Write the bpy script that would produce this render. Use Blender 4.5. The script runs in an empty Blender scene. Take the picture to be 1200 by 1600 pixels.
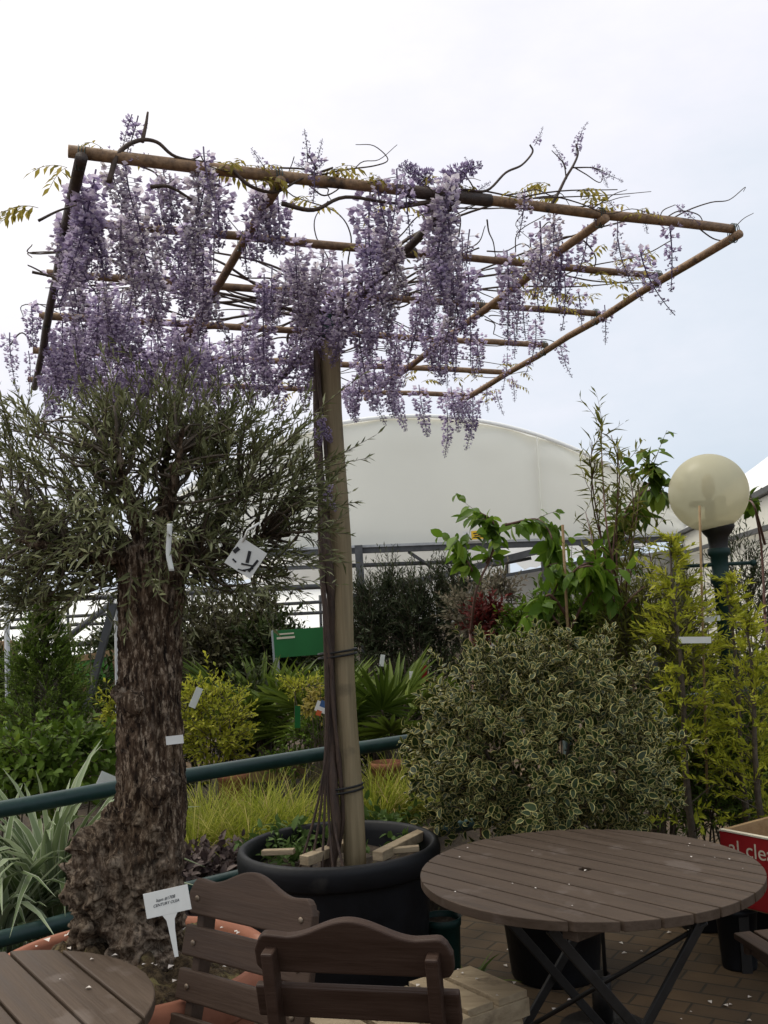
import bpy, math, random
import numpy as np
from mathutils import Vector, noise, Matrix, Euler

rng = np.random.default_rng(7)
random.seed(7)
SC = bpy.context.scene
COL = SC.collection
PI = math.pi

# ------------------------------------------------------------------ camera
F = 1600.0
PITCH, ROLL = 0.08175642, 0.04962999
CAM = np.array([0, 0, 1.55])
_f = np.array([0, math.cos(PITCH), math.sin(PITCH)])
_r0 = np.array([1.0, 0, 0]); _u0 = np.cross(_r0, _f)
_r = math.cos(ROLL) * _r0 - math.sin(ROLL) * _u0
_u = math.sin(ROLL) * _r0 + math.cos(ROLL) * _u0

def ray(px, py): return _f + (px - 600) / F * _r - (py - 800) / F * _u
def aty(px, py, Y):
    d = ray(px, py); return CAM + d * (Y / d[1])
def atz(px, py, Z):
    d = ray(px, py); return CAM + d * ((Z - CAM[2]) / d[2])
def atplane(px, py, p0, n):
    d = ray(px, py); return CAM + d * (np.dot(np.asarray(p0) - CAM, n) / np.dot(d, n))

cd = bpy.data.cameras.new('camera'); cam = bpy.data.objects.new('camera', cd); COL.objects.link(cam)
cd.sensor_fit = 'VERTICAL'; cd.sensor_height = 36; cd.lens = F / 1600 * 36
cd.clip_start = 0.05; cd.clip_end = 2000
m = Matrix([[_r[0], _u[0], -_f[0], 0], [_r[1], _u[1], -_f[1], 0], [_r[2], _u[2], -_f[2], 0], [0, 0, 0, 1]])
m.translation = Vector(CAM); cam.matrix_world = m
SC.camera = cam

# ------------------------------------------------------------------ materials
def lin(r, g, b):
    f = lambda c: (c / 255 / 12.92) if c <= 10 else ((c / 255 + .055) / 1.055) ** 2.4
    return (f(r), f(g), f(b), 1)

class NT:
    def __init__(s, name):
        s.m = bpy.data.materials.new(name); s.m.use_nodes = True
        s.t = s.m.node_tree; s.n = s.t.nodes; s.n.clear()
        s.out = s.n.new('ShaderNodeOutputMaterial')
    def new(s, typ, **kw):
        nd = s.n.new(typ)
        for k, v in kw.items():
            if k.startswith('i_'): nd.inputs[k[2:].replace('_', ' ')].default_value = v
            else: setattr(nd, k, v)
        return nd
    def l(s, a, b): s.t.links.new(a, b)
    def ramp(s, fac, stops):
        r = s.n.new('ShaderNodeValToRGB'); e = r.color_ramp.elements
        while len(e) < len(stops): e.new(.5)
        for q, (p, c) in zip(e, stops): q.position = p; q.color = c if len(c) == 4 else (*c, 1)
        s.l(fac, r.inputs[0]); return r.outputs[0]
    def mix(s, fac, a, b):
        x = s.n.new('ShaderNodeMix'); x.data_type = 'RGBA'
        for sock, v in ((x.inputs[0], fac), (x.inputs[6], a), (x.inputs[7], b)):
            if hasattr(v, 'links'): s.l(v, sock)
            else: sock.default_value = v
        return x.outputs[2]
    def mul(s, a, b):
        x = s.n.new('ShaderNodeMix'); x.data_type = 'RGBA'; x.blend_type = 'MULTIPLY'; x.inputs[0].default_value = 1
        s.l(a, x.inputs[6])
        if hasattr(b, 'links'): s.l(b, x.inputs[7])
        else: x.inputs[7].default_value = b
        return x.outputs[2]

def leafmat(name, stops, edge=None, ecut=.55, transl=.3, rough=.6, spec=.18):
    k = NT(name)
    a = k.new('ShaderNodeAttribute', attribute_name='rnd')
    c = k.ramp(a.outputs['Fac'], stops)
    if edge:
        e = k.new('ShaderNodeAttribute', attribute_name='edge')
        er = k.ramp(e.outputs['Fac'], [(ecut - .06, (0, 0, 0)), (ecut + .06, (1, 1, 1))])
        c = k.mix(er, c, edge)
    p = k.new('ShaderNodeBsdfPrincipled', i_Roughness=rough)
    p.inputs['Specular IOR Level'].default_value = spec
    k.l(c, p.inputs['Base Color'])
    t = k.new('ShaderNodeBsdfTranslucent'); k.l(c, t.inputs[0])
    mx = k.new('ShaderNodeMixShader'); mx.inputs[0].default_value = transl
    k.l(p.outputs[0], mx.inputs[1]); k.l(t.outputs[0], mx.inputs[2]); k.l(mx.outputs[0], k.out.inputs[0])
    return k.m

def surf(name, c1, c2, scale=(8, 8, 8), detail=6, rough=(.5, .7), bump=.1, bumpscale=None, metallic=0, contrast=(.3, .7), spec=.4, extra=None, objrand=0, dist=.01):
    k = NT(name)
    tc = k.new('ShaderNodeTexCoord')
    mp = k.new('ShaderNodeMapping'); mp.inputs['Scale'].default_value = scale
    k.l(tc.outputs['Object'], mp.inputs[0])
    n = k.new('ShaderNodeTexNoise'); n.inputs['Scale'].default_value = 1; n.inputs['Detail'].default_value = detail; n.inputs['Roughness'].default_value = .62
    k.l(mp.outputs[0], n.inputs['Vector'])
    c = k.ramp(n.outputs['Fac'], [(contrast[0], c1), (contrast[1], c2)])
    if extra:   # blotches: (colour, scale, threshold)
        n2 = k.new('ShaderNodeTexNoise'); n2.inputs['Scale'].default_value = extra[1]; n2.inputs['Detail'].default_value = 5
        k.l(tc.outputs['Object'], n2.inputs['Vector'])
        fr = k.ramp(n2.outputs['Fac'], [(extra[2], (0, 0, 0)), (extra[2] + .1, (1, 1, 1))])
        c = k.mix(fr, c, extra[0])
    if objrand:
        oi = k.new('ShaderNodeObjectInfo')
        rr = k.ramp(oi.outputs['Random'], [(0, (1 - objrand,) * 3), (1, (1, 1, 1))])
        c = k.mul(c, rr)
    p = k.new('ShaderNodeBsdfPrincipled', i_Metallic=metallic)
    p.inputs['Specular IOR Level'].default_value = spec
    k.l(c, p.inputs['Base Color'])
    rr = k.ramp(n.outputs['Fac'], [(.3, (rough[0],) * 3), (.7, (rough[1],) * 3)])
    k.l(rr, p.inputs['Roughness'])
    if bump:
        b = k.new('ShaderNodeBump'); b.inputs['Strength'].default_value = bump; b.inputs['Distance'].default_value = dist
        n3 = k.new('ShaderNodeTexNoise'); n3.inputs['Detail'].default_value = 8; n3.inputs['Scale'].default_value = 1
        mp2 = k.new('ShaderNodeMapping'); mp2.inputs['Scale'].default_value = bumpscale or tuple(4 * q for q in scale)
        k.l(tc.outputs['Object'], mp2.inputs[0]); k.l(mp2.outputs[0], n3.inputs['Vector'])
        k.l(n3.outputs['Fac'], b.inputs['Height']); k.l(b.outputs[0], p.inputs['Normal'])
    k.l(p.outputs[0], k.out.inputs[0])
    return k.m

M = {}
M['table'] = surf('table_wood', (.052, .034, .022), (.092, .064, .045), (3, 40, 40), rough=(.5, .75), bump=.15, bumpscale=(8, 160, 160), extra=((.11, .083, .066, 1), 9, .6), spec=.25)
M['chair'] = surf('chair_wood', (.028, .014, .009), (.050, .028, .019), (4, 30, 30), rough=(.45, .65), spec=.25, bump=.15, bumpscale=(10, 140, 140))
M['chair2'] = surf('chair_wood_faded', (.044, .026, .017), (.074, .046, .032), (4, 30, 30), rough=(.5, .7), spec=.25, bump=.15, bumpscale=(10, 140, 140))
M['darkmetal'] = surf('dark_metal', (.012, .011, .010), (.03, .026, .024), (12, 12, 12), rough=(.4, .6), bump=.05, metallic=.3)
M['bolt'] = surf('bolt_metal', (.16, .12, .09), (.3, .24, .18), (60, 60, 60), rough=(.35, .6), bump=0, metallic=.7)
M['bamboo'] = surf('pole_wood', (.17, .10, .058), (.43, .265, .145), (60, 60, 60), rough=(.5, .7), bump=.3, bumpscale=(90, 90, 90), extra=((.08, .05, .035, 1), 14, .6), objrand=.35)
M['darkpole'] = surf('weathered_dark_pole', (.03, .02, .017), (.085, .055, .042), (50, 50, 50), bump=.3)
M['post'] = surf('post_wood', (.17, .13, .068), (.32, .25, .145), (38, 38, 2.2), detail=8, rough=(.6, .8), bump=.35, bumpscale=(120, 120, 4), extra=((.10, .075, .045, 1), 5, .58))
M['greenmetal'] = surf('green_painted_metal', (.008, .030, .027), (.014, .047, .042), (14, 14, 14), rough=(.3, .5), bump=.06, extra=((.03, .065, .06, 1), 16, .66))
M['lampgreen'] = surf('lamp_green_paint', (.005, .022, .018), (.009, .034, .029), (14, 14, 14), rough=(.4, .6), spec=.25, bump=.06)
M['tub'] = surf('black_plastic', (.0045, .0048, .006), (.009, .0095, .012), (10, 10, 10), spec=.28, rough=(.45, .65), bump=.1, extra=((.03, .028, .026, 1), 7, .66))
M['terracotta'] = surf('terracotta', (.24, .085, .046), (.34, .135, .078), (9, 9, 9), rough=(.7, .9), bump=.15, extra=((.5, .32, .24, 1), 6, .6))
M['soil'] = surf('soil', (.018, .012, .008), (.07, .048, .03), (40, 40, 40), rough=(.8, .95), bump=.8, bumpscale=(120, 120, 120), extra=((.10, .085, .035, 1), 22, .6))
def barkmat():
    k = NT('olive_bark'); tc = k.new('ShaderNodeTexCoord')
    def ns(sc, det, rgh=.65):
        mp = k.new('ShaderNodeMapping'); mp.inputs['Scale'].default_value = sc; k.l(tc.outputs['Object'], mp.inputs[0])
        n = k.new('ShaderNodeTexNoise'); n.inputs['Scale'].default_value = 1; n.inputs['Detail'].default_value = det; n.inputs['Roughness'].default_value = rgh; k.l(mp.outputs[0], n.inputs['Vector']); return n.outputs['Fac']
    a = ns((46, 46, 9), 9); b = ns((95, 95, 30), 8, .7); d = ns((15, 15, 11), 5); e = ns((4, 4, 3), 3)
    c = k.ramp(a, [(.36, (.014, .008, .006)), (.5, (.085, .054, .035)), (.66, (.23, .165, .115))])
    c = k.mix(k.ramp(b, [(.52, (0, 0, 0)), (.62, (1, 1, 1))]), c, (.46, .375, .29, 1))
    c = k.mix(k.ramp(d, [(.58, (0, 0, 0)), (.7, (.75, .75, .75))]), c, (.38, .325, .27, 1))
    c = k.mix(k.ramp(b, [(.36, (1, 1, 1)), (.45, (0, 0, 0))]), c, (.009, .006, .005, 1))
    bu = k.new('ShaderNodeAttribute', attribute_name='burl'); iso = ns((52, 52, 52), 8, .7)
    c = k.mix(bu.outputs['Fac'], c, k.ramp(iso, [(.36, (.016, .010, .007)), (.46, (.13, .095, .068)), (.55, (.46, .385, .305)), (.7, (.58, .5, .41))]))
    c = k.mul(c, k.ramp(e, [(.35, (.75, .68, .58)), (.65, (1.1, 1.05, 1.0))]))
    p = k.new('ShaderNodeBsdfPrincipled', i_Roughness=.85); p.inputs['Specular IOR Level'].default_value = .2; k.l(c, p.inputs['Base Color'])
    m_ = k.new('ShaderNodeMath', operation='ADD'); k.l(a, m_.inputs[0]); k.l(b, m_.inputs[1])
    bp = k.new('ShaderNodeBump'); bp.inputs['Strength'].default_value = 1; bp.inputs['Distance'].default_value = .016; k.l(m_.outputs[0], bp.inputs['Height']); k.l(bp.outputs[0], p.inputs['Normal'])
    k.l(p.outputs[0], k.out.inputs[0]); return k.m
M['bark'] = barkmat()
M['moss'] = surf('mossy_soil', (.025, .016, .010), (.13, .092, .05), (45, 45, 45), detail=9, rough=(.85, .95), bump=1, bumpscale=(130, 130, 130), contrast=(.36, .66), extra=((.21, .175, .075, 1), 19, .54), spec=.2, dist=.015)
M['twig'] = surf('twig_bark', (.045, .032, .022), (.12, .09, .06), (50, 50, 50), bump=.3)
M['vine'] = surf('vine_bark', (.03, .018, .014), (.10, .062, .042), (60, 60, 12), bump=.5)
M['redtwig'] = surf('red_twig', (.07, .03, .022), (.16, .08, .055), (50, 50, 50), bump=.2)
M['paleboard'] = surf('pale_timber', (.25, .185, .11), (.42, .33, .215), (3, 34, 34), rough=(.6, .85), bump=.3, bumpscale=(8, 150, 150), extra=((.16, .115, .07, 1), 8, .6))
M['tent'] = surf('tunnel_fabric', (.74, .725, .64), (.80, .785, .70), (.25, .25, .25), rough=(.45, .6), bump=.05, bumpscale=(3, 3, .8))
M['tentwhite'] = surf('bright_fabric', (.76, .76, .74), (.84, .84, .83), (.4, .4, .4), rough=(.4, .5), bump=.05)
def roofmat():
    k = NT('translucent_fabric'); p = k.new('ShaderNodeBsdfPrincipled', i_Roughness=.5); p.inputs['Base Color'].default_value = (.82, .82, .80, 1)
    t_ = k.new('ShaderNodeBsdfTranslucent'); t_.inputs[0].default_value = (.9, .9, .88, 1); mx = k.new('ShaderNodeMixShader'); mx.inputs[0].default_value = .5
    k.l(p.outputs[0], mx.inputs[1]); k.l(t_.outputs[0], mx.inputs[2]); k.l(mx.outputs[0], k.out.inputs[0]); return k.m
M['tentroof'] = roofmat()
M['panel'] = surf('wall_panel', (.42, .40, .35), (.52, .50, .45), (.6, .6, .2), rough=(.6, .8), bump=.03)
M['steel'] = surf('grey_steel', (.05, .052, .055), (.10, .10, .105), (5, 5, 5), rough=(.4, .6), bump=.02, metallic=.3)
M['galv'] = surf('galvanised_steel', (.30, .31, .32), (.45, .46, .47), (9, 9, 9), rough=(.4, .6), bump=.03, metallic=.2)
M['white'] = surf('white_plastic', (.66, .66, .62), (.74, .74, .70), (20, 20, 20), rough=(.3, .45), bump=.02)
M['ink'] = surf('black_ink', (.012, .012, .014), (.025, .025, .027), (20, 20, 20), bump=0)
M['greensign'] = surf('green_sign', (.008, .10, .022), (.012, .135, .03), (3, 3, 3), rough=(.35, .5), bump=0)
M['lightgreen'] = surf('light_green_panel', (.07, .25, .03), (.10, .30, .05), (3, 3, 3), rough=(.4, .5), bump=0)
M['yellow'] = surf('yellow_sign', (.75, .45, .015), (.82, .52, .02), (3, 3, 3), rough=(.35, .5), bump=0)
M['red'] = surf('red_paint', (.24, .008, .010), (.32, .014, .016), (5, 5, 5), rough=(.4, .6), bump=.05)
M['tanwood'] = surf('plywood', (.22, .135, .06), (.33, .22, .11), (4, 40, 40), rough=(.6, .8), bump=.1)
M['cream'] = surf('cream_paint', (.55, .48, .36), (.66, .6, .47), (6, 6, 6), bump=.05)
M['petal'] = surf('fallen_petal', (.48, .42, .38), (.75, .7, .64), (40, 40, 40), bump=0)
M['strap'] = surf('black_tie', (.008, .008, .008), (.02, .02, .02), (30, 30, 30), bump=.1)
M['pavedgrey'] = surf('potgrey', (.05, .05, .05), (.09, .09, .085), (10, 10, 10), bump=.05)
M['orange'] = surf('orange_plastic', (.5, .09, .02), (.6, .12, .03), (10, 10, 10), bump=.02)
M['blue'] = surf('blue_print', (.03, .08, .2), (.05, .12, .28), (10, 10, 10), bump=.0)

L = {}
L['olive'] = leafmat('olive_leaf', [(0, (0.0600, 0.0659, 0.0240)), (.5, (0.1600, 0.1700, 0.0736)), (.8, (0.3100, 0.3193, 0.1720)), (1, (0.5000, 0.5047, 0.3040))], transl=.28, rough=.5)
L['olivefar'] = leafmat('far_olive_leaf', [(0, (0.0220, 0.0315, 0.0128)), (.7, (0.0550, 0.0693, 0.0304)), (1, (0.1100, 0.1313, 0.0680))], transl=.15, rough=.5)
L['varieg'] = leafmat('variegated_leaf', [(0, (.014, .027, .008)), (.6, (.036, .060, .015)), (.95, (.075, .105, .026)), (.975, (.40, .30, .05)), (1, (.46, .35, .07))], edge=(.58, .51, .19, 1), ecut=.76, transl=.15, rough=.45, spec=.3)
L['thuja'] = leafmat('thuja_leaf', [(0, (0.0450, 0.0756, 0.0108)), (.6, (0.1100, 0.1674, 0.0234)), (1, (0.2200, 0.2916, 0.0540))], transl=.25, rough=.6)
L['gold'] = leafmat('golden_conifer_leaf', [(0, (.19, .22, .02)), (.5, (.38, .40, .032)), (1, (.62, .58, .08))], transl=.4, rough=.6)
L['yellow'] = leafmat('golden_leaf', [(0, (.15, .18, .016)), (.5, (.35, .36, .032)), (1, (.60, .56, .09))], transl=.4)
L['mid'] = leafmat('mid_green_leaf', [(0, (0.0368, 0.0672, 0.0072)), (.6, (0.0945, 0.1568, 0.0162)), (1, (0.1995, 0.2688, 0.0360))], transl=.3)
L['dark'] = leafmat('dark_green_leaf', [(0, (0.0140, 0.0224, 0.0051)), (.7, (0.0360, 0.0515, 0.0110)), (1, (0.0850, 0.1064, 0.0255))], transl=.2)
L['brownish'] = leafmat('brownish_leaf', [(0, (0.0280, 0.0259, 0.0110)), (.7, (0.0600, 0.0562, 0.0238)), (1, (0.1200, 0.1188, 0.0510))], transl=.2)
L['fresh'] = leafmat('fresh_green_leaf', [(0, (.06, .12, .012)), (.6, (.13, .23, .022)), (1, (.27, .38, .05))], transl=.4, rough=.4)
L['willow'] = leafmat('narrow_leaf', [(0, (.07, .078, .015)), (.6, (.16, .165, .03)), (1, (.29, .28, .07))], transl=.3)
L['red'] = leafmat('dark_red_leaf', [(0, (.045, .008, .008)), (.6, (.12, .018, .016)), (1, (.22, .04, .03))], transl=.3)
L['pinkish'] = leafmat('pale_pinkish_leaf', [(0, (.06, .06, .03)), (.5, (.17, .15, .10)), (1, (.30, .24, .18))], transl=.3)
L['strap'] = leafmat('strap_leaf', [(0, (.08, .12, .04)), (.6, (.18, .235, .11)), (1, (.34, .40, .25))], edge=(.42, .46, .33, 1), ecut=.82, transl=.2, rough=.4)
L['sedge'] = leafmat('sedge_blade', [(0, (.12, .16, .015)), (.45, (.26, .30, .035)), (.8, (.42, .42, .07)), (.92, (.52, .46, .16)), (1, (.46, .33, .18))], transl=.45)
L['purple'] = leafmat('purple_leaf', [(0, (.04, .026, .028)), (.6, (.11, .08, .075)), (1, (.22, .17, .15))], transl=.2)
L['palm'] = leafmat('palm_leaf', [(0, (.045, .075, .010)), (.6, (.095, .14, .020)), (1, (.20, .25, .05))], transl=.25, rough=.4)
L['weed'] = leafmat('weed_leaf', [(0, (.05, .09, .02)), (.6, (.09, .15, .035)), (1, (.15, .22, .06))], transl=.3)
L['young'] = leafmat('young_wisteria_leaf', [(0, (.18, .15, .03)), (.6, (.34, .28, .06)), (1, (.45, .36, .12))], transl=.5)
def flowermat():
    k = NT('wisteria_floret')
    a = k.new('ShaderNodeAttribute', attribute_name='rnd')
    c = k.ramp(a.outputs['Fac'], [(0, (.15, .11, .17)), (.22, (.36, .30, .42)), (.45, (.62, .56, .67)), (.75, (.82, .78, .82)), (1, (.90, .87, .82))])
    oi = k.new('ShaderNodeObjectInfo')
    t = k.ramp(oi.outputs['Random'], [(0, (.86, .80, .98, 1)), (1, (1, 1, .97, 1))])
    c = k.mul(c, t)
    p = k.new('ShaderNodeBsdfPrincipled', i_Roughness=.6); p.inputs['Specular IOR Level'].default_value = .2
    k.l(c, p.inputs['Base Color'])
    tr = k.new('ShaderNodeBsdfTranslucent'); k.l(c, tr.inputs[0])
    mx = k.new('ShaderNodeMixShader'); mx.inputs[0].default_value = .5
    k.l(p.outputs[0], mx.inputs[1]); k.l(tr.outputs[0], mx.inputs[2]); k.l(mx.outputs[0], k.out.inputs[0])
    return k.m
L['flower'] = flowermat()

# ------------------------------------------------------------------ mesh building
class MB:
    def __init__(s): s.V = []; s.F = []; s.n = 0; s.R = []; s.E = []
    def add(s, VF, rnd=.5, edge=0.0):
        V, Fc = VF; V = np.asarray(V, float)
        if len(V) == 0: return s
        s.V.append(V)
        if isinstance(Fc, np.ndarray): s.F.append(Fc + s.n)
        else: s.F.append([[i + s.n for i in f] for f in Fc])
        s.R.append(np.broadcast_to(np.asarray(rnd, float), (len(V),))); s.E.append(np.broadcast_to(np.asarray(edge, float), (len(V),)))
        s.n += len(V); return s
    def mesh(s, name, mat, smooth=True):
        me = bpy.data.meshes.new(name)
        V = np.concatenate(s.V)
        li, ls = [], []
        for f in s.F:
            if isinstance(f, np.ndarray):
                li.append(f.ravel()); ls.append(np.full(len(f), f.shape[1]))
            else:
                li.append(np.array([i for q in f for i in q])); ls.append(np.array([len(q) for q in f]))
        li = np.concatenate(li).astype(np.int32); ls = np.concatenate(ls).astype(np.int32)
        me.vertices.add(len(V)); me.vertices.foreach_set('co', V.astype(np.float32).ravel())
        me.loops.add(len(li)); me.loops.foreach_set('vertex_index', li)
        me.polygons.add(len(ls)); st = np.concatenate([[0], np.cumsum(ls)[:-1]]).astype(np.int32)
        me.polygons.foreach_set('loop_start', st)
        me.update(calc_edges=True)
        me.polygons.foreach_set('use_smooth', np.full(len(ls), smooth))
        a = me.attributes.new('rnd', 'FLOAT', 'POINT'); a.data.foreach_set('value', np.concatenate(s.R).astype(np.float32))
        a = me.attributes.new('edge', 'FLOAT', 'POINT'); a.data.foreach_set('value', np.concatenate(s.E).astype(np.float32))
        me.materials.append(mat); me.validate(); me.update()
        return me
    def build(s, name, mat, parent=None, smooth=True, bevel=0, seg=2, loc=None):
        o = bpy.data.objects.new(name, s.mesh(name, mat, smooth)); COL.objects.link(o)
        if parent is not None: o.parent = parent
        if loc is not None: o.location = loc
        if bevel:
            b = o.modifiers.new('bevel', 'BEVEL'); b.width = bevel; b.segments = seg; b.limit_method = 'ANGLE'
            b.harden_normals = False
        if not smooth and bevel: 
            o.data.polygons.foreach_set('use_smooth', np.zeros(len(o.data.polygons), bool))
        return o

def tag(o, label=None, cat=None, group=None, kind=None):
    if label: o['label'] = label
    if cat: o['category'] = cat
    if group: o['group'] = group
    if kind: o['kind'] = kind
    return o
def thing(name, label, cat, loc=(0, 0, 0), rz=0, group=None, rot=None):
    o = bpy.data.objects.new(name, None); COL.objects.link(o); o.empty_display_size = .1
    o.location = loc; o.rotation_euler = rot or (0, 0, rz)
    return tag(o, label, cat, group)
def copy_tree(o, parent=None):
    c = o.copy(); COL.objects.link(c)
    if parent is not None: c.parent = parent
    for ch in list(o.children): copy_tree(ch, c)
    return c

def unit(v): v = np.asarray(v, float); return v / (np.linalg.norm(v, axis=-1, keepdims=True) + 1e-12)

def box(c, s, R=None):
    c = np.asarray(c, float); s = np.asarray(s, float) / 2
    V = np.array([[x, y, z] for x in (-1, 1) for y in (-1, 1) for z in (-1, 1)]) * s
    if R is not None: V = V @ np.asarray(R).T
    return V + c, [[0, 1, 3, 2], [4, 6, 7, 5], [0, 4, 5, 1], [2, 3, 7, 6], [0, 2, 6, 4], [1, 5, 7, 3]]
def beam(a, b, w, h, up=(0, 0, 1)):
    a = np.asarray(a, float); b = np.asarray(b, float); d = b - a; L_ = np.linalg.norm(d); y = d / L_
    x = unit(np.cross(y, up)); z = np.cross(x, y)
    return box((a + b) / 2, (w, L_, h), np.stack([x, y, z], 1))
def rotz(a): return np.array([[math.cos(a), -math.sin(a), 0], [math.sin(a), math.cos(a), 0], [0, 0, 1]])
def prism(out, z0, z1):
    n = len(out); V = [(x, y, z0) for x, y in out] + [(x, y, z1) for x, y in out]
    return np.array(V, float), [list(range(n))[::-1], [n + i for i in range(n)]] + [[i, (i + 1) % n, n + (i + 1) % n, n + i] for i in range(n)]
def tube(P, R, n=8, cap=True):
    P = np.asarray(P, float); k = len(P); R = np.broadcast_to(np.asarray(R, float), (k,))
    T = unit(np.gradient(P, axis=0)); ref = np.array([0, 0, 1.]) if abs(T[0][2]) < .9 else np.array([1., 0, 0])
    X = []
    x = unit(np.cross(T[0], ref))
    for i in range(k):
        x = unit(x - T[i] * np.dot(x, T[i])); X.append(x)
    X = np.array(X); Y = np.cross(T, X)
    a = np.linspace(0, 2 * PI, n, endpoint=False)
    V = P[:, None] + R[:, None, None] * (np.cos(a)[None, :, None] * X[:, None] + np.sin(a)[None, :, None] * Y[:, None])
    V = V.reshape(-1, 3)
    f = [[i * n + j, i * n + (j + 1) % n, (i + 1) * n + (j + 1) % n, (i + 1) * n + j] for i in range(k - 1) for j in range(n)]
    if cap: f += [list(range(n))[::-1], [(k - 1) * n + j for j in range(n)]]
    return V, f
def vtubes(P, R, n=3):   # many little tubes at once: P (m,k,3), R (m,k)
    P = np.asarray(P, float); m_, k, _ = P.shape
    T = unit(np.gradient(P, axis=1)); ref = np.where(np.abs(T[..., 2:3]) < .9, np.array([0, 0, 1.]), np.array([1., 0, 0]))
    X = unit(np.cross(T, ref)); Y = np.cross(T, X)
    a = np.linspace(0, 2 * PI, n, endpoint=False)
    V = P[:, :, None] + R[:, :, None, None] * (np.cos(a)[:, None] * X[:, :, None] + np.sin(a)[:, None] * Y[:, :, None])
    i, j = np.meshgrid(np.arange(k - 1), np.arange(n), indexing='ij'); i = i.ravel(); j = j.ravel()
    f = np.stack([i * n + j, i * n + (j + 1) % n, (i + 1) * n + (j + 1) % n, (i + 1) * n + j], 1)
    f = (f[None] + (np.arange(m_) * k * n)[:, None, None]).reshape(-1, 4)
    return V.reshape(-1, 3), f
def lathe(prof, n=48, c=(0, 0, 0)):
    prof = np.asarray(prof, float); k = len(prof); a = np.linspace(0, 2 * PI, n, endpoint=False)
    V = np.stack([prof[:, 0:1] * np.cos(a), prof[:, 0:1] * np.sin(a), prof[:, 1:2] + 0 * a], -1).reshape(-1, 3) + np.asarray(c)
    f = [[i * n + j, i * n + (j + 1) % n, (i + 1) * n + (j + 1) % n, (i + 1) * n + j] for i in range(k - 1) for j in range(n)]
    return V, f
def sphere(c, r, n=24, m_=14, sq=(1, 1, 1)):
    th = np.linspace(0, PI, m_); prof = np.stack([np.sin(th) * r + 1e-5, -np.cos(th) * r], 1)
    V, f = lathe(prof, n); return V * np.asarray(sq) + np.asarray(c), f
def nz(p, s=1.0): return noise.noise(Vector(p) * s)
def smooth_path(pts, per=6):
    P = np.asarray(pts, float); out = []
    Q = np.vstack([2 * P[0] - P[1], P, 2 * P[-1] - P[-2]])
    for i in range(1, len(Q) - 2):
        for t in np.linspace(0, 1, per, endpoint=False):
            a, b, c, d = Q[i - 1], Q[i], Q[i + 1], Q[i + 2]
            out.append(.5 * (2 * b + (c - a) * t + (2 * a - 5 * b + 4 * c - d) * t * t + (3 * b - a - 3 * c + d) * t ** 3))
    out.append(P[-1]); return np.array(out)

# ---- leaves: template x across, y along, z normal
def leaf_t(w=.3, fold=.12, droop=.15, seg=1):
    if seg == 1:
        V = np.array([[0, 0, 0], [-w / 2, .45, fold * w], [0, .5, -.3 * droop], [w / 2, .45, fold * w], [0, 1, -droop]])
        return V, np.array([[0, 2, 1], [0, 3, 2], [1, 2, 4], [2, 3, 4]]), np.array([.6, 1, 0, 1, .8])
    V = [[0, 0, 0]]; E = [1.0]
    ts = np.linspace(0, 1, seg + 2)[1:-1]
    for t in ts:
        h = w / 2 * math.sin(PI * t ** .8) ** .75; z = -droop * t * t
        V += [[-h, t, z + fold * h * 2], [0, t, z], [h, t, z + fold * h * 2]]; E += [1, 0, 1]
    V += [[0, 1, -droop]]; E += [1]
    f = [[0, 2, 1], [0, 3, 2]]
    for i in range(seg - 1):
        b = 1 + 3 * i; f += [[b, b + 1, b + 4], [b, b + 4, b + 3], [b + 1, b + 2, b + 5], [b + 1, b + 5, b + 4]]
    b = 1 + 3 * (seg - 1); f += [[b, b + 1, b + 3], [b + 1, b + 2, b + 3]]
    return np.array(V, float), np.array(f), np.array(E, float)
def scatter(T, pos, d, nrm, s):
    V0, F0, E0 = T; m_ = len(pos)
    y = unit(d); x = unit(np.cross(y, nrm)); z = np.cross(x, y)
    s = np.broadcast_to(np.asarray(s, float), (m_,))
    V = pos[:, None] + s[:, None, None] * (V0[None, :, 0:1] * x[:, None] + V0[None, :, 1:2] * y[:, None] + V0[None, :, 2:3] * z[:, None])
    Fc = (F0[None] + (np.arange(m_) * len(V0))[:, None, None]).reshape(-1, F0.shape[1])
    return (V.reshape(-1, 3), Fc), np.tile(E0, m_), len(V0)
def rdir(n): return unit(rng.normal(size=(n, 3)))

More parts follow.
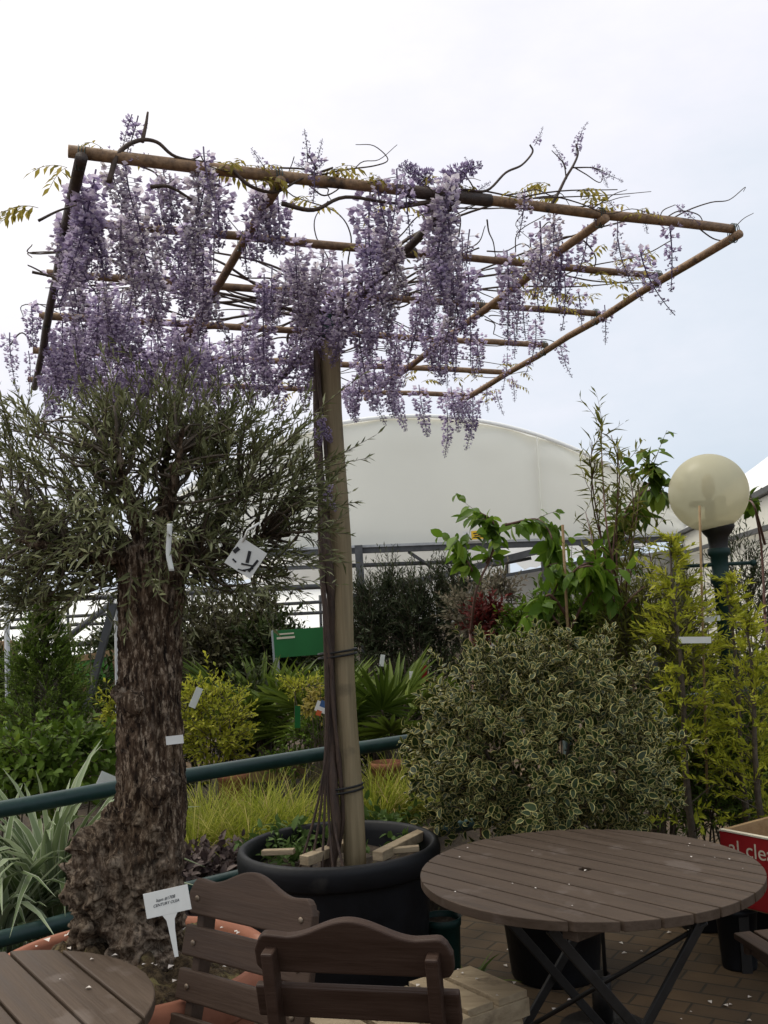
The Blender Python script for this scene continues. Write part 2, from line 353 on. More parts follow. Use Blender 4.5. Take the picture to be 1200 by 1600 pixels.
def shoots(start, d, length, nleaf, grav=.15, ang=.9, pair=True, t0=.1, leaf_up=.3, gold=False):
    """leaf bases and directions along curved shoots; also shoot polylines"""
    n = len(start); start = np.asarray(start); d = unit(d); length = np.broadcast_to(np.asarray(length, float), (n,))[:, None]
    tt = np.linspace(0, 1, 5)
    g = np.array([0, 0, -1.0])
    bend = rng.normal(size=(n, 3)) * .15
    P = start[:, None] + d[:, None] * (length * tt)[..., None] + (g * grav + bend)[:, None] * (length * tt ** 2)[..., None]
    t = np.linspace(t0, 1, nleaf)[None] + rng.normal(size=(n, nleaf)) * .02
    pos = start[:, None] + d[:, None] * (length * t)[..., None] + (g * grav + bend)[:, None] * (length * t ** 2)[..., None]
    tan = unit(d[:, None] + 2 * (g * grav + bend)[:, None] * t[..., None])
    a = unit(np.cross(tan, rng.normal(size=(n, 1, 3)))); b = np.cross(tan, a)
    j = np.arange(nleaf)
    if gold: phi = j * 2.4
    else: phi = np.where(j % 2 == 0, 0, PI) + (j // 2 % 2) * (PI / 2)
    phi = phi[None] + rng.normal(size=(n, nleaf)) * .5
    rad = np.cos(phi)[..., None] * a + np.sin(phi)[..., None] * b
    an = ang * (1 - .35 * t) + rng.normal(size=t.shape) * .2
    ld = np.cos(an)[..., None] * tan + np.sin(an)[..., None] * rad + np.array([0, 0, leaf_up]) * .3
    nr = tan + np.array([0, 0, .7]) + rng.normal(size=ld.shape) * .35
    return pos.reshape(-1, 3), ld.reshape(-1, 3), nr.reshape(-1, 3), P, t.ravel()

def foliage_on(mb, twigs, T, start, d, length, nleaf, size, twig_r=.003, rnd_shift=0, jit=.25, **kw):
    pos, ld, nr, P, t = shoots(start, d, length, nleaf, **kw)
    s = size * (1 + rng.normal(size=len(pos)) * jit).clip(.4, 1.7) * (1 - .3 * t.clip(0, 1))
    VF, E, k = scatter(T, pos, ld, nr, s)
    base = np.repeat(rng.random(len(start)), nleaf) * .35
    r = (base + rng.random(len(pos)) * .6 + rnd_shift).clip(0, 1)
    mb.add(VF, np.repeat(r, k), E)
    if twigs is not None:
        R = np.linspace(1, .35, P.shape[1])[None] * twig_r * (.7 + .6 * rng.random((len(start), 1)))
        twigs.add(vtubes(P, R, 3))

def ell_pts(n, c, r, inner=.55):
    u = rdir(n); rad = (inner ** 3 + rng.random(n) * (1 - inner ** 3)) ** (1 / 3)
    return np.asarray(c) + u * rad[:, None] * np.asarray(r), u

def shrub(name, label, cat, base, c, r, n, T, mat, nleaf, size, slen, group=None, twig='twig', grav=.1, up=.5, ang=.9, inner=.55, stems=6, twig_r=.003, flat=0, gold=True, jit=.25, lump=.28):
    root = thing(name, label, cat, tuple(base), group=group); b = np.asarray(base, float)
    mb, tw = MB(), MB(); c = np.asarray(c) - b; r = np.asarray(r, float)
    st, u = ell_pts(n, (0, 0, 0), (1, 1, 1), inner)
    off = rng.random(3) * 50
    k = np.array([1 + lump * 1.6 * nz(q * 1.9 + off) for q in u])
    st = c + st * r * k[:, None]
    foliage_on(mb, tw, T, st - u * np.minimum(slen * .5, r.min() * .6), u * (1, 1, .8) + (0, 0, up) + rng.normal(size=u.shape) * .25, slen * (.6 + .8 * rng.random(n)), nleaf, size, grav=grav, ang=ang, twig_r=twig_r, gold=gold, jit=jit)
    for i in range(stems):
        a = rng.random() * 6.28; e = c + np.array([math.cos(a), math.sin(a), 0]) * r * .5 + (0, 0, r[2] * (.2 * rng.random()))
        s0 = np.array([math.cos(a), math.sin(a), 0]) * .04 * r[0]
        tw.add(tube(smooth_path([s0, s0 * .6 + e * .4 + rng.normal(size=3) * .03, e], 4), np.linspace(.011, .004, 9) * (r[0] / .4) ** .5, 5))
    tw.build('stem', M[twig], root); mb.build('foliage', mat, root, smooth=True)
    return root

T1 = leaf_t(.42, .15, .15, 1); TN = leaf_t(.17, .2, .12, 1); TO = leaf_t(.19, .25, .08, 1); TV = leaf_t(.62, .16, .2, 4); TB = leaf_t(.5, .12, .3, 3); TS = leaf_t(.34, .1, .1, 1)

# ------------------------------------------------------------------ world and sun
SUN_EL, SUN_AZ = math.radians(64), math.radians(-62)      # azimuth measured from +Y towards +X
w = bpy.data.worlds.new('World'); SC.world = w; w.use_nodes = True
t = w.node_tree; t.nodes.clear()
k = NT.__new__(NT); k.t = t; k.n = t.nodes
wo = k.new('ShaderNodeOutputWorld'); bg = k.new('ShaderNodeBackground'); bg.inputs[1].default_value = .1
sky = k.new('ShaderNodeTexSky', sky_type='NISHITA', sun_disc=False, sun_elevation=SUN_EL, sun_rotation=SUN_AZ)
tc = k.new('ShaderNodeTexCoord')
mp = k.new('ShaderNodeMapping'); mp.inputs['Scale'].default_value = (1.1, 1.1, 2.4); mp.inputs['Location'].default_value = (3.1, 1.7, .4)
k.l(tc.outputs['Generated'], mp.inputs[0])
n1 = k.new('ShaderNodeTexNoise'); n1.inputs['Scale'].default_value = 1.6; n1.inputs['Detail'].default_value = 7; n1.inputs['Roughness'].default_value = .5
k.l(mp.outputs[0], n1.inputs['Vector'])
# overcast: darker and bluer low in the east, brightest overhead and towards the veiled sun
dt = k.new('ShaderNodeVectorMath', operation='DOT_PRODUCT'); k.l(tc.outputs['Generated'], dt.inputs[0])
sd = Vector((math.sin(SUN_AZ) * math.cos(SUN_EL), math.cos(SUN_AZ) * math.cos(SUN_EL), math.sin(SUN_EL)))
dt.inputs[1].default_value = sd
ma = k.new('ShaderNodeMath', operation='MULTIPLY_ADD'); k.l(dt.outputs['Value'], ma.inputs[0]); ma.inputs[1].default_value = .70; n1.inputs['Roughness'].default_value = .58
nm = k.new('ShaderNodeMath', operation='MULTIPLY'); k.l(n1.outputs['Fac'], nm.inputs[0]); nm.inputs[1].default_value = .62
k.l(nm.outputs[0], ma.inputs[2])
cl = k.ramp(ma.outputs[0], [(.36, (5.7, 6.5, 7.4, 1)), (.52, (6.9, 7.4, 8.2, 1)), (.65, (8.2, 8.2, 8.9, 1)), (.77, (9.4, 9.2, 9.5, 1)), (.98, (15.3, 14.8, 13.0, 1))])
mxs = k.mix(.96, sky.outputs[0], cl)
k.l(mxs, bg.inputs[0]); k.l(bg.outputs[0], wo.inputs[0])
sl = bpy.data.lights.new('sun', 'SUN'); sl.energy = 1.4; sl.angle = math.radians(22); sl.color = (1, .95, .84)
so = bpy.data.objects.new('sun', sl); COL.objects.link(so); so.rotation_euler = (-sd).to_track_quat('-Z', 'Y').to_euler()

# ------------------------------------------------------------------ ground
k = NT('brick_paving'); tc = k.new('ShaderNodeTexCoord'); mp = k.new('ShaderNodeMapping'); mp.inputs['Rotation'].default_value = (0, 0, .55)
k.l(tc.outputs['Object'], mp.inputs[0])
br = k.new('ShaderNodeTexBrick'); br.inputs['Scale'].default_value = 1; br.inputs['Brick Width'].default_value = .21; br.inputs['Row Height'].default_value = .105
br.inputs['Mortar Size'].default_value = .006; br.inputs['Mortar Smooth'].default_value = .4
br.inputs['Color1'].default_value = (.088, .055, .026, 1); br.inputs['Color2'].default_value = (.058, .038, .02, 1); br.inputs['Mortar'].default_value = (.03, .022, .012, 1)
k.l(mp.outputs[0], br.inputs['Vector'])
n1 = k.new('ShaderNodeTexNoise'); n1.inputs['Scale'].default_value = 2.2; n1.inputs['Detail'].default_value = 8; k.l(tc.outputs['Object'], n1.inputs['Vector'])
c = k.mul(br.outputs['Color'], k.ramp(n1.outputs['Fac'], [(.3, (.5, .5, .45, 1)), (.55, (1.1, 1.05, .95, 1)), (.72, (1.7, 1.6, 1.45, 1))]))
p = k.new('ShaderNodeBsdfPrincipled', i_Roughness=.8); k.l(c, p.inputs['Base Color'])
b = k.new('ShaderNodeBump'); b.inputs['Strength'].default_value = .6; b.inputs['Distance'].default_value = .006
n2 = k.new('ShaderNodeTexNoise'); n2.inputs['Scale'].default_value = 90; n2.inputs['Detail'].default_value = 5; k.l(tc.outputs['Object'], n2.inputs['Vector'])
s_ = k.new('ShaderNodeMath', operation='MULTIPLY_ADD'); k.l(n2.outputs['Fac'], s_.inputs[0]); s_.inputs[1].default_value = .3
iv = k.new('ShaderNodeMath', operation='SUBTRACT'); iv.inputs[0].default_value = 1; k.l(br.outputs['Fac'], iv.inputs[1]); k.l(iv.outputs[0], s_.inputs[2])
k.l(s_.outputs[0], b.inputs['Height']); k.l(b.outputs[0], p.inputs['Normal']); k.l(p.outputs[0], k.out.inputs[0])
M['paving'] = k.m
g = MB().add((np.array([[-600, -600, 0], [600, -600, 0], [600, 600, 0], [-600, 600, 0.]]), [[0, 1, 2, 3]])).build('ground', M['paving'], smooth=False); g['kind'] = 'structure'

RAIL = np.array([[-2.6, 2.65], [-1.399, 3.664], [-.966, 4.08], [.0063, 4.83], [1.628, 5.93], [3.4, 7.1]])
# planting bed of dark soil behind the railing
nrm_ = np.array([-.58, .81])
out = [tuple(p + nrm_ * .16) for p in RAIL[:5]] + [tuple(p + nrm_ * 3.4) for p in RAIL[4::-1]]
bed = MB().add(prism(out, -.05, .22)).build('planting_bed', M['soil'], smooth=False); bed['kind'] = 'structure'

# ------------------------------------------------------------------ pergola
A_, B_, C_ = 0.38631365, 0.00531998, -0.07026956
Rp = (Matrix.Rotation(A_, 3, 'Z') @ Matrix.Rotation(B_, 3, 'Y') @ Matrix.Rotation(C_, 3, 'X'))
RP = np.array(Rp); PC = np.array([-.15348, 3.97905, 2.6687]); PL, PW = 2.14556, 2.11093
PN = RP[:, 2]
def pg(u, v, h=0): return PC + RP @ np.array([u, v, h])
POST = np.array([-.180, 3.979])
perg = thing('pergola', 'flat rustic pole pergola roof on a single round timber post', 'pergola', (POST[0], POST[1], .5))
def rel(P, root): return np.asarray(P, float) - np.array(root.location)
def pole(a, b, r0, r1, mat, name, n=10, root=perg):
    pts = np.linspace(a, b, 9); d = rng.normal(size=(9, 3)) * .0022; d[0] = d[-1] = 0
    rr = np.linspace(r0, r1, 9) * (1 + rng.normal(size=9) * .04)
    return MB().add(tube(rel(pts + d, root), rr, n)).build(name, mat, root)
pp = np.array([[POST[0] + .006 * math.sin(i), POST[1], z] for i, z in enumerate(np.linspace(.42, 2.62, 14))])
MB().add(tube(rel(pp, perg), np.linspace(.043, .040, 14), 20)).build('post', M['post'], perg)
MB().add(tube(rel([[POST[0], POST[1], z] for z in (2.57, 2.58, 2.66, 2.665)], perg), [.044, .048, .048, .044], 20)).build('bracket', M['greenmetal'], perg)
for kk in range(6):
    v = -PW / 2 + kk * PW / 5; e = .03
    r = .0165 if kk == 0 else .0135
    pole(pg(-PL / 2 - e, v, 0), pg(PL / 2 + (.02 if kk else 0), v, 0), r * 1.05, r * .95, M['bamboo'], 'long_pole')
for kk in range(5):
    u_ = -PL / 2 + kk * PL / 4
    r = .0165 if kk == 0 else .015
    pole(pg(u_, -PW / 2 - .03, -.029), pg(u_, PW / 2 + .03, -.029), r, r * .95, M['darkpole'] if kk in (0, 2) else M['bamboo'], 'cross_pole')
for (u_, v, l_) in ((.0, -PW / 2, .14), (.0, -PW / 2 + PW / 5, .07)):
    MB().add(tube(rel([pg(u_ - l_, v), pg(u_ + l_, v)], perg), .0195, 12)).build('sleeve', M['darkpole'], perg)
for kk in (0, 1, 3, 4):      # green wire ties where the poles cross
    for jj in (0, 1, 2, 3):
        u_ = -PL / 2 + kk * PL / 4; v = -PW / 2 + jj * PW / 5; tb = MB()
        a = np.linspace(0, 2 * PI, 15)
        for s0 in (-.008, 0, .008):
            tb.add(tube(rel([pg(u_ + s0 + .004 * math.sin(q), v + .02 * math.cos(q), -.014 + .034 * math.sin(q)) for q in a], perg), .0016, 4, cap=False))
        tb.build('wire_tie', M['greenmetal'], perg)
for z in (1.33, .82):
    tb = MB(); a = np.linspace(0, 2 * PI, 25)
    for s0 in (0, .016):
        tb.add(tube(rel([[POST[0] - .026 + .074 * math.cos(q), POST[1] - .004 + .054 * math.sin(q), z + s0 + .008 * math.cos(q)] for q in a], perg), .0045, 5, cap=False))
    tb.build('tie_strap', M['strap'], perg)

# ------------------------------------------------------------------ wisteria
wis = thing('wisteria', 'wisteria climbing the pergola post with hanging lilac flower racemes', 'climbing plant', (POST[0] - .07, POST[1] - .03, .5))
W0 = np.array(wis.location)
tb = MB()
zz = np.linspace(.5, 2.66, 40)
for (ph, rr, off) in ((0, .017, .052), (2.2, .010, .060), (4.1, .008, .044)):
    P = np.array([[POST[0] - off + .012 * math.sin(5 * z + ph) - (.05 if z < .7 else 0) * (.7 - z) / .2, POST[1] - .03 + .02 * math.cos(5 * z + ph), z] for z in zz])
    tb.add(tube(P - W0, rr * (1.15 - .25 * (zz - .5) / 2.1) * (1 + .1 * rng.normal(size=40)), 9))
for i in range(5):
    P = smooth_path([[POST[0] - .22 + .05 * i, POST[1] - .07 - .02 * i, .5], [POST[0] - .12 + .012 * i, POST[1] - .05, .8], [POST[0] - .07, POST[1] - .05, 1.1 + .1 * i], [POST[0] - .06, POST[1] - .05, 1.6 + .1 * i]], 6)
    tb.add(tube(P - W0, np.linspace(.006, .004, len(P)), 6))
tb.build('stem', M['vine'], wis)
vine_pts = []
def vine(pts, r0, r1, per=6):
    P = smooth_path(pts, per); MB().add(tube(P - W0, np.linspace(r0, r1, len(P)), 6)).build('branch', M['vine'], wis); return P
for i in range(46):
    a = rng.random() * 2 * PI
    u_, v = .02, .0; pts = [pg(u_, v, -.03)]; ln = .35 + .95 * rng.random()
    if i % 3 == 0: a = PI + rng.normal() * .7
    for s0 in range(6):
        a += rng.normal() * .35; u_ += math.cos(a) * ln / 6 * 1.25; v += math.sin(a) * ln / 6 * 1.25
        u_ = min(max(u_, -PL / 2 - .08), PL / 2 + .05); v = min(max(v, -PW / 2 - .06), PW / 2 + .05)
        pts.append(pg(u_, v, .012 + .05 * rng.random()))
    vine(pts, (.0035 if i > 26 else .0058) if i % 3 else .0075, .0015)
for i in range(40):      # thin twining shoots over the outer half of the frame
    u_, v = (-.1 + .9 * rng.random(), -PW / 2 + PW * rng.random()); a = rng.normal() * .9; pts = []
    if i > 27: u_ = -PL / 2 + PL * rng.random(); v = -PW / 2 + .1 * rng.random(); a = rng.normal() * .4
    ln = .25 + .5 * rng.random(); h_ = .03
    for s0 in range(6):
        pts.append(pg(min(u_, PL / 2 + .06), min(max(v, -PW / 2 - .04), PW / 2 + .04), h_)); a += rng.normal() * .5; u_ += math.cos(a) * ln / 6; v += math.sin(a) * ln / 6; h_ += rng.normal() * .02 + (.012 if i > 27 else 0)
    vine(pts, .0028, .001, 5)
def front(px, py, k_=0.0): return atplane(px, py, pg(0, -PW / 2 + k_), RP[:, 1])
for pts, r0 in (([(170, 285), (185, 240), (215, 220), (245, 222), (275, 245), (330, 255)], .0075), ([(222, 222), (228, 195), (231, 175)], .006),
                ([(360, 262), (390, 290), (430, 300), (470, 280), (520, 262)], .006), ([(440, 318), (490, 328), (540, 308), (620, 318), (690, 312)], .007),
                ([(235, 292), (265, 292), (300, 312)], .006), ([(620, 325), (690, 312), (720, 297), (760, 298), (790, 270), (815, 258), (832, 238), (828, 226)], .0055),
                ([(855, 330), (872, 302), (884, 278), (896, 258), (903, 240), (900, 225)], .0055), ([(896, 262), (925, 262), (945, 268)], .0026), ([(885, 280), (880, 255), (862, 235)], .0026), ([(898, 262), (915, 272), (938, 285), (942, 262)], .0022),
                ([(745, 305), (735, 285), (722, 268)], .003), ([(1000, 340), (1030, 345), (1060, 330), (1090, 335), (1100, 350)], .003), ([(1030, 350), (1035, 330), (1055, 320)], .0025),
                ([(60, 345), (90, 330), (120, 320)], .004), ([(50, 425), (80, 432), (90, 440)], .004), ([(495, 265), (487, 250), (480, 240)], .004)):
    vine([front(x, y, -.01) for x, y in pts], r0, r0 * .5)
def onplane(px, py, h=0): return atplane(px, py, PC + PN * h, PN)
for pts, r0 in (([(560, 480), (700, 440), (860, 380), (980, 345), (1060, 340)], .004), ([(600, 470), (700, 450), (820, 455), (905, 420), (1000, 400), (1050, 375)], .0035),
                ([(640, 500), (760, 540), (850, 530), (890, 550)], .003), ([(560, 590), (680, 570), (760, 590), (820, 580)], .003), ([(850, 380), (900, 370), (930, 400), (925, 430)], .004),
                ([(60, 590), (90, 560), (200, 480), (330, 500), (480, 470)], .006), ([(80, 480), (150, 470), (260, 440), (400, 480)], .006), ([(15, 540), (35, 520), (60, 545), (120, 560)], .0035)):
    vine([onplane(x, y, .02) for x, y in pts], r0, r0 * .5)

PETAL = (np.array([[0, 0, 0], [-.42, .55, .18], [0, .6, -.05], [.42, .55, .18], [0, 1, .25]]), np.array([[0, 2, 1], [0, 3, 2], [1, 2, 4], [2, 3, 4]]), np.zeros(5))
def raceme(length, rad, n, openness, buds):
    mb = MB(); t = np.sort(rng.random(n) ** .85); phi = np.arange(n) * 2.399 + rng.normal(size=n) * .3
    bend = rng.normal(size=2) * .12
    ax = np.stack([bend[0] * length * t ** 2, bend[1] * length * t ** 2, -length * t], 1)
    r = rad * ((1 - t) ** .55 * .95 + .1) * (.7 + .5 * rng.random(n)); r = np.where(t < .06, r * .5, r)
    o_ = np.stack([np.cos(phi), np.sin(phi), rng.normal(size=n) * .15 - .05], 1)
    base = ax + o_ * r[:, None] * .62
    size = (.0255 * (1 - .62 * t) * (.8 + .4 * rng.random(n))) * (openness if True else 1)
    isbud = rng.random(n) < np.clip((t - (1 - buds)) * 4, 0.04, .95)
    for q in range(3):
        d = o_ + np.array([0, 0, [.35, -.55, -.1][q]]) + rng.normal(size=(n, 3)) * .28
        nr = np.array([0, 0, 1.0]) + rng.normal(size=(n, 3)) * .4 - o_ * [.8, -.3, .2][q]
        s = size * [1.0, .95, .8][q] * np.where(isbud, .55, 1)
        VF, E, kk = scatter(PETAL, base, d, nr, s)
        c = np.where(isbud, .05 + .2 * rng.random(n), [.80, .36, .62][q] + rng.normal(size=n) * .12 - .22 * t)
        mb.add(VF, np.repeat(c.clip(0, 1), kk))
    ped = np.stack([ax, ax + (base - ax) * .5, base], 1)
    mb.add(vtubes(ped, np.full((n, 3), .0009), 3), .12)
    tt = np.linspace(-.06, 1, 9)
    mb.add(tube(np.stack([bend[0] * length * tt ** 2, bend[1] * length * tt ** 2, -length * tt], 1), np.linspace(.0026, .0012, 9), 5), .1)
    return mb.mesh('flower_raceme', L['flower'])
FULL = [raceme(l_, r_, n_, 1.0, b_) for l_, r_, n_, b_ in ((.20, .045, 85, .15), (.24, .050, 100, .22), (.28, .048, 110, .25), (.17, .050, 80, .1), (.22, .040, 80, .3), (.31, .044, 110, .3))]
SPARSE = [raceme(l_, r_, n_, .8, b_) for l_, r_, n_, b_ in ((.16, .030, 40, .7), (.20, .032, 50, .6), (.13, .028, 34, .8), (.22, .034, 60, .5))]
def inpoly(p, poly):
    x, y = p; c = False
    for i in range(len(poly)):
        (x1, y1), (x2, y2) = poly[i], poly[i - 1]
        if (y1 > y) != (y2 > y) and x < (x2 - x1) * (y - y1) / (y2 - y1) + x1: c = not c
    return c
spots = []
def fill(poly, n, kind, sep):
    xs = [q[0] for q in poly]; ys = [q[1] for q in poly]; got = []; tries = 0
    while len(got) < n and tries < 4000:
        tries += 1; p = (xs[0] * 0 + min(xs) + rng.random() * (max(xs) - min(xs)), min(ys) + rng.random() * (max(ys) - min(ys)))
        if inpoly(p, poly) and all(abs(p[0] - q[0]) + abs(p[1] - q[1]) * 1.2 > sep for q in got): got.append(p)
    spots.extend((x, y, kind) for x, y in got)
def clump(x, y, n, sx, sy):
    for _ in range(max(1, int(n * (.85 if x < 345 else .5 if 430 < x < 660 else .66) + rng.random()))): spots.append((x + rng.normal() * sx * 1.7, y + rng.normal() * sy * 1.7, 'f' if rng.random() < .85 else 's'))
for (x, y, n, sx, sy) in ((110, 285, 3, 10, 6), (150, 275, 2, 10, 6), (205, 280, 4, 12, 8), (250, 290, 1, 8, 5), (305, 268, 3, 8, 6), (330, 285, 3, 12, 10), (405, 318, 5, 14, 10), (350, 330, 2, 12, 8),
    (120, 350, 4, 14, 12), (180, 345, 4, 18, 14), (235, 350, 3, 16, 12), (285, 345, 4, 16, 12), (130, 410, 3, 18, 14), (215, 410, 4, 22, 16), (290, 415, 3, 18, 14), (340, 440, 4, 14, 10),
    (110, 500, 5, 16, 16), (110, 570, 5, 18, 8), (150, 540, 5, 20, 12), (190, 575, 5, 24, 8), (210, 490, 6, 20, 12), (235, 545, 5, 22, 10), (270, 580, 4, 20, 6), (390, 580, 4, 18, 6), (290, 510, 4, 20, 14), (310, 555, 2, 14, 8), (85, 560, 2, 8, 8),
    (375, 510, 4, 14, 12), (400, 545, 3, 14, 10), (430, 525, 4, 14, 12), (420, 440, 2, 12, 10), (440, 570, 2, 10, 8),
    (455, 395, 4, 14, 10), (470, 440, 5, 12, 12), (515, 440, 5, 14, 10), (480, 490, 5, 10, 12), (540, 415, 3, 14, 10), (555, 470, 4, 12, 10), (590, 490, 4, 10, 10), (600, 425, 3, 10, 10), (540, 525, 5, 16, 8), (575, 545, 4, 12, 8), (470, 530, 3, 8, 8), (555, 590, 3, 8, 6), (600, 560, 3, 12, 8),
    (590, 315, 3, 12, 10), (620, 295, 1, 6, 5), (575, 355, 3, 12, 10), (630, 440, 2, 10, 10), (685, 405, 4, 10, 10), (640, 500, 2, 10, 8), (690, 300, 4, 10, 6), (680, 325, 3, 8, 6), (815, 400, 3, 10, 6), (860, 392, 2, 14, 6), (740, 518, 2, 8, 5), (688, 520, 1, 5, 5)):
    clump(x, y, int(n * 1.9) if (x < 330 and y > 470) else n, sx, sy)
for pt in [(615, 608), (618, 612), (655, 606), (705, 608), (722, 606), (738, 612), (695, 618), (715, 616)]: spots.append((*pt, 'f'))
fill([(560, 340), (880, 350), (800, 560), (600, 560)], 14, 's', 50)
fill([(90, 300), (420, 320), (470, 400), (400, 600), (60, 590)], 16, 's', 40)
fill([(640, 330), (1000, 345), (900, 480), (740, 600), (600, 600)], 20, 's', 44)
fill([(420, 380), (660, 320), (760, 420), (660, 600), (480, 590)], 20, 'f', 38)
for pt in [(490, 245), (965, 345), (875, 535), (800, 590), (775, 610), (1045, 345), (1000, 390), (15, 525), (45, 552), (195, 245), (255, 262), (760, 600), (425, 420), (945, 480), (590, 285), (620, 270), (820, 300), (865, 335)]: spots.append((*pt, 's'))
par = []
for (x, y, kd) in spots:
    P = onplane(x, y, -.01 + .03 * rng.random()); par.append((np.linalg.norm(P - CAM), x, y, kd, P))
par.sort(key=lambda q: q[0])
extra = MB()
def rmat(P):
    return Matrix.Translation(Vector(P - W0)) @ Euler((rng.normal() * .07, rng.normal() * .07, rng.random() * 6.28)).to_matrix().to_4x4() @ Matrix.Scale(.8 + .4 * rng.random(), 4)
for i, (dd, x, y, kd, P) in enumerate(par):
    me = (FULL if kd == 'f' else SPARSE)[rng.integers(len(FULL if kd == 'f' else SPARSE))]
    if i < 99:
        o = bpy.data.objects.new('flower_raceme', me); COL.objects.link(o); o.parent = wis; o.matrix_local = rmat(P)
    else:
        mt = np.array(rmat(P)); V = np.empty(len(me.vertices) * 3, np.float32); me.vertices.foreach_get('co', V); V = V.reshape(-1, 3) @ mt[:3, :3].T + mt[:3, 3]
        R_ = np.empty(len(V), np.float32); me.attributes['rnd'].data.foreach_get('value', R_)
        extra.add((V, [list(pl.vertices) for pl in me.polygons]), R_)
# upright bud spikes above the front pole belong to the same mass of smaller racemes
def spike(P, d, me, s):
    q = Vector(d).to_track_quat('-Z', 'Y').to_matrix(); V = np.empty(len(me.vertices) * 3, np.float32); me.vertices.foreach_get('co', V)
    V = (V.reshape(-1, 3) * s) @ np.array(q).T + (P - W0); R_ = np.empty(len(V), np.float32); me.attributes['rnd'].data.foreach_get('value', R_)
    extra.add((V, [list(pl.vertices) for pl in me.polygons]), R_ * .7)
for (x, y) in ((500, 650), (508, 668), (496, 672), (515, 755), (512, 775)): spike(aty(x, y, 3.88), (.3 * rng.normal(), -.5, -1), FULL[3], .45)
for (x, y, dx, dz, s) in ((215, 185, -.25, -1, .8), (205, 182, -.4, -1, .6), (900, 240, .1, 1, .5), (884, 262, -.3, 1, .45), (836, 226, .4, .6, .4), (925, 262, 1, -.5, .55), (940, 270, .4, -1, .4), (480, 262, .1, 1, .7), (490, 262, .4, .8, .55), (1058, 322, .8, -.7, .5), (740, 275, -.2, .8, .35), (625, 290, .2, .8, .5), (680, 282, -.8, .3, .7), (690, 284, .8, .3, .8), (700, 284, .7, .5, .6), (672, 286, -.6, .5, .6)):
    spike(front(x, y), (dx, 0, dz), SPARSE[rng.integers(4)] if abs(x - 685) > 25 else FULL[3], s)
# young pinnate leaves
yl = MB()
def pinnate(P, d, ln, n=9):
    d = unit(np.asarray(d, float)); t_ = np.linspace(.15, 1, n); dr = np.array([0, 0, -1.0])
    pos = P + d * (ln * t_)[:, None] + dr * (ln * .5 * t_ ** 2)[:, None]
    sd_ = unit(np.cross(d, (0, 0, 1)) + 1e-6); sg = np.where(np.arange(n) % 2 == 0, 1, -1)[:, None]; sg[-1] = 0
    ld = sd_ * sg * .8 + d * .4 + dr * .6 + rng.normal(size=(n, 3)) * .15
    VF, E, kk = scatter(TS, pos, ld, np.tile([0, 0, 1.], (n, 1)) + rng.normal(size=(n, 3)) * .3, ln * .38)
    yl.add(VF, np.repeat(rng.random(n), kk)); yl.add(tube(np.vstack([P, pos]) - 0, .0008, 3), .1)
for i in range(26):
    x = 150 + 900 * rng.random(); y = 238 + (x - 125) * .118 - 6; pinnate(front(x, y, .02 * rng.normal()), (rng.normal(), rng.normal() * .4, .7), .05 + .04 * rng.random(), 7)
    if i < 14: spike(front(x + 12, y - 2), (.5 * rng.normal(), 0, .8 * rng.normal()), SPARSE[2], .35 + .2 * rng.random())
for (x, y, dx) in ((60, 325, -1), (50, 330, -1), (105, 262, -1), (350, 262, .5), (365, 275, -.5), (400, 285, .6), (860, 290, -1), (845, 285, -.7), (900, 300, .8), (915, 310, 1), (880, 310, -.6), (340, 270, .4), (520, 265, .8), (535, 268, -.5)):
    for q in range(2): pinnate(front(x, y, rng.normal() * .03), (dx, rng.normal() * .5, .3), .09)
for i in range(64):
    x, y = [(890, 465), (760, 590), (900, 460), (930, 405), (770, 575), (650, 580), (800, 420), (1000, 395), (440, 605), (830, 470), (700, 590), (960, 440), (580, 400), (860, 470), (780, 600), (500, 320), (640, 330)][i % 17]
    pinnate(onplane(x + rng.normal() * 24, y + rng.normal() * 14, .01), (rng.normal(), rng.normal(), .3), .07 + .03 * rng.random())
for q in yl.V: q -= W0
yl.build('foliage', L['young'], wis)
eo = extra.build('raceme_mass', L['flower'], wis); eo['kind'] = 'stuff'

# ------------------------------------------------------------------ black tub under the post
tub = thing('planter_tub', 'large round black plastic tub holding the pergola post', 'planter', (-.234, 3.979, 0))
MB().add(lathe([(.02, .03), (.29, .0), (.30, .02), (.335, .40), (.345, .46), (.352, .545)], 72)).build('tub_body', M['tub'], tub)
MB().add(lathe([(.345, .54), (.372, .538), (.382, .55), (.386, .60), (.38, .622), (.366, .63), (.352, .622), (.345, .59), (.335, .42)], 72)).build('rim', M['tub'], tub)
def soil_disc(R, z, amp, sc, n=40, m_=18, dome=0):
    V = [[0, 0, z + dome]]; f = []
    for i in range(1, m_ + 1):
        for j in range(n):
            a = 2 * PI * j / n; r = R * i / m_; x, y = r * math.cos(a), r * math.sin(a)
            V.append([x, y, z + dome * (1 - (r / R) ** 2) + amp * (nz((x * sc, y * sc, z)) + .5 * nz((x * sc * 2.7, y * sc * 2.7, 3)))])
    for j in range(n): f.append([0, 1 + j, 1 + (j + 1) % n])
    for i in range(m_ - 1):
        for j in range(n): a = 1 + i * n; f.append([a + j, a + n + j, a + n + (j + 1) % n, a + (j + 1) % n])
    return np.array(V), f
MB().add(soil_disc(.342, .535, .02, 14)).build('soil', M['soil'], tub)
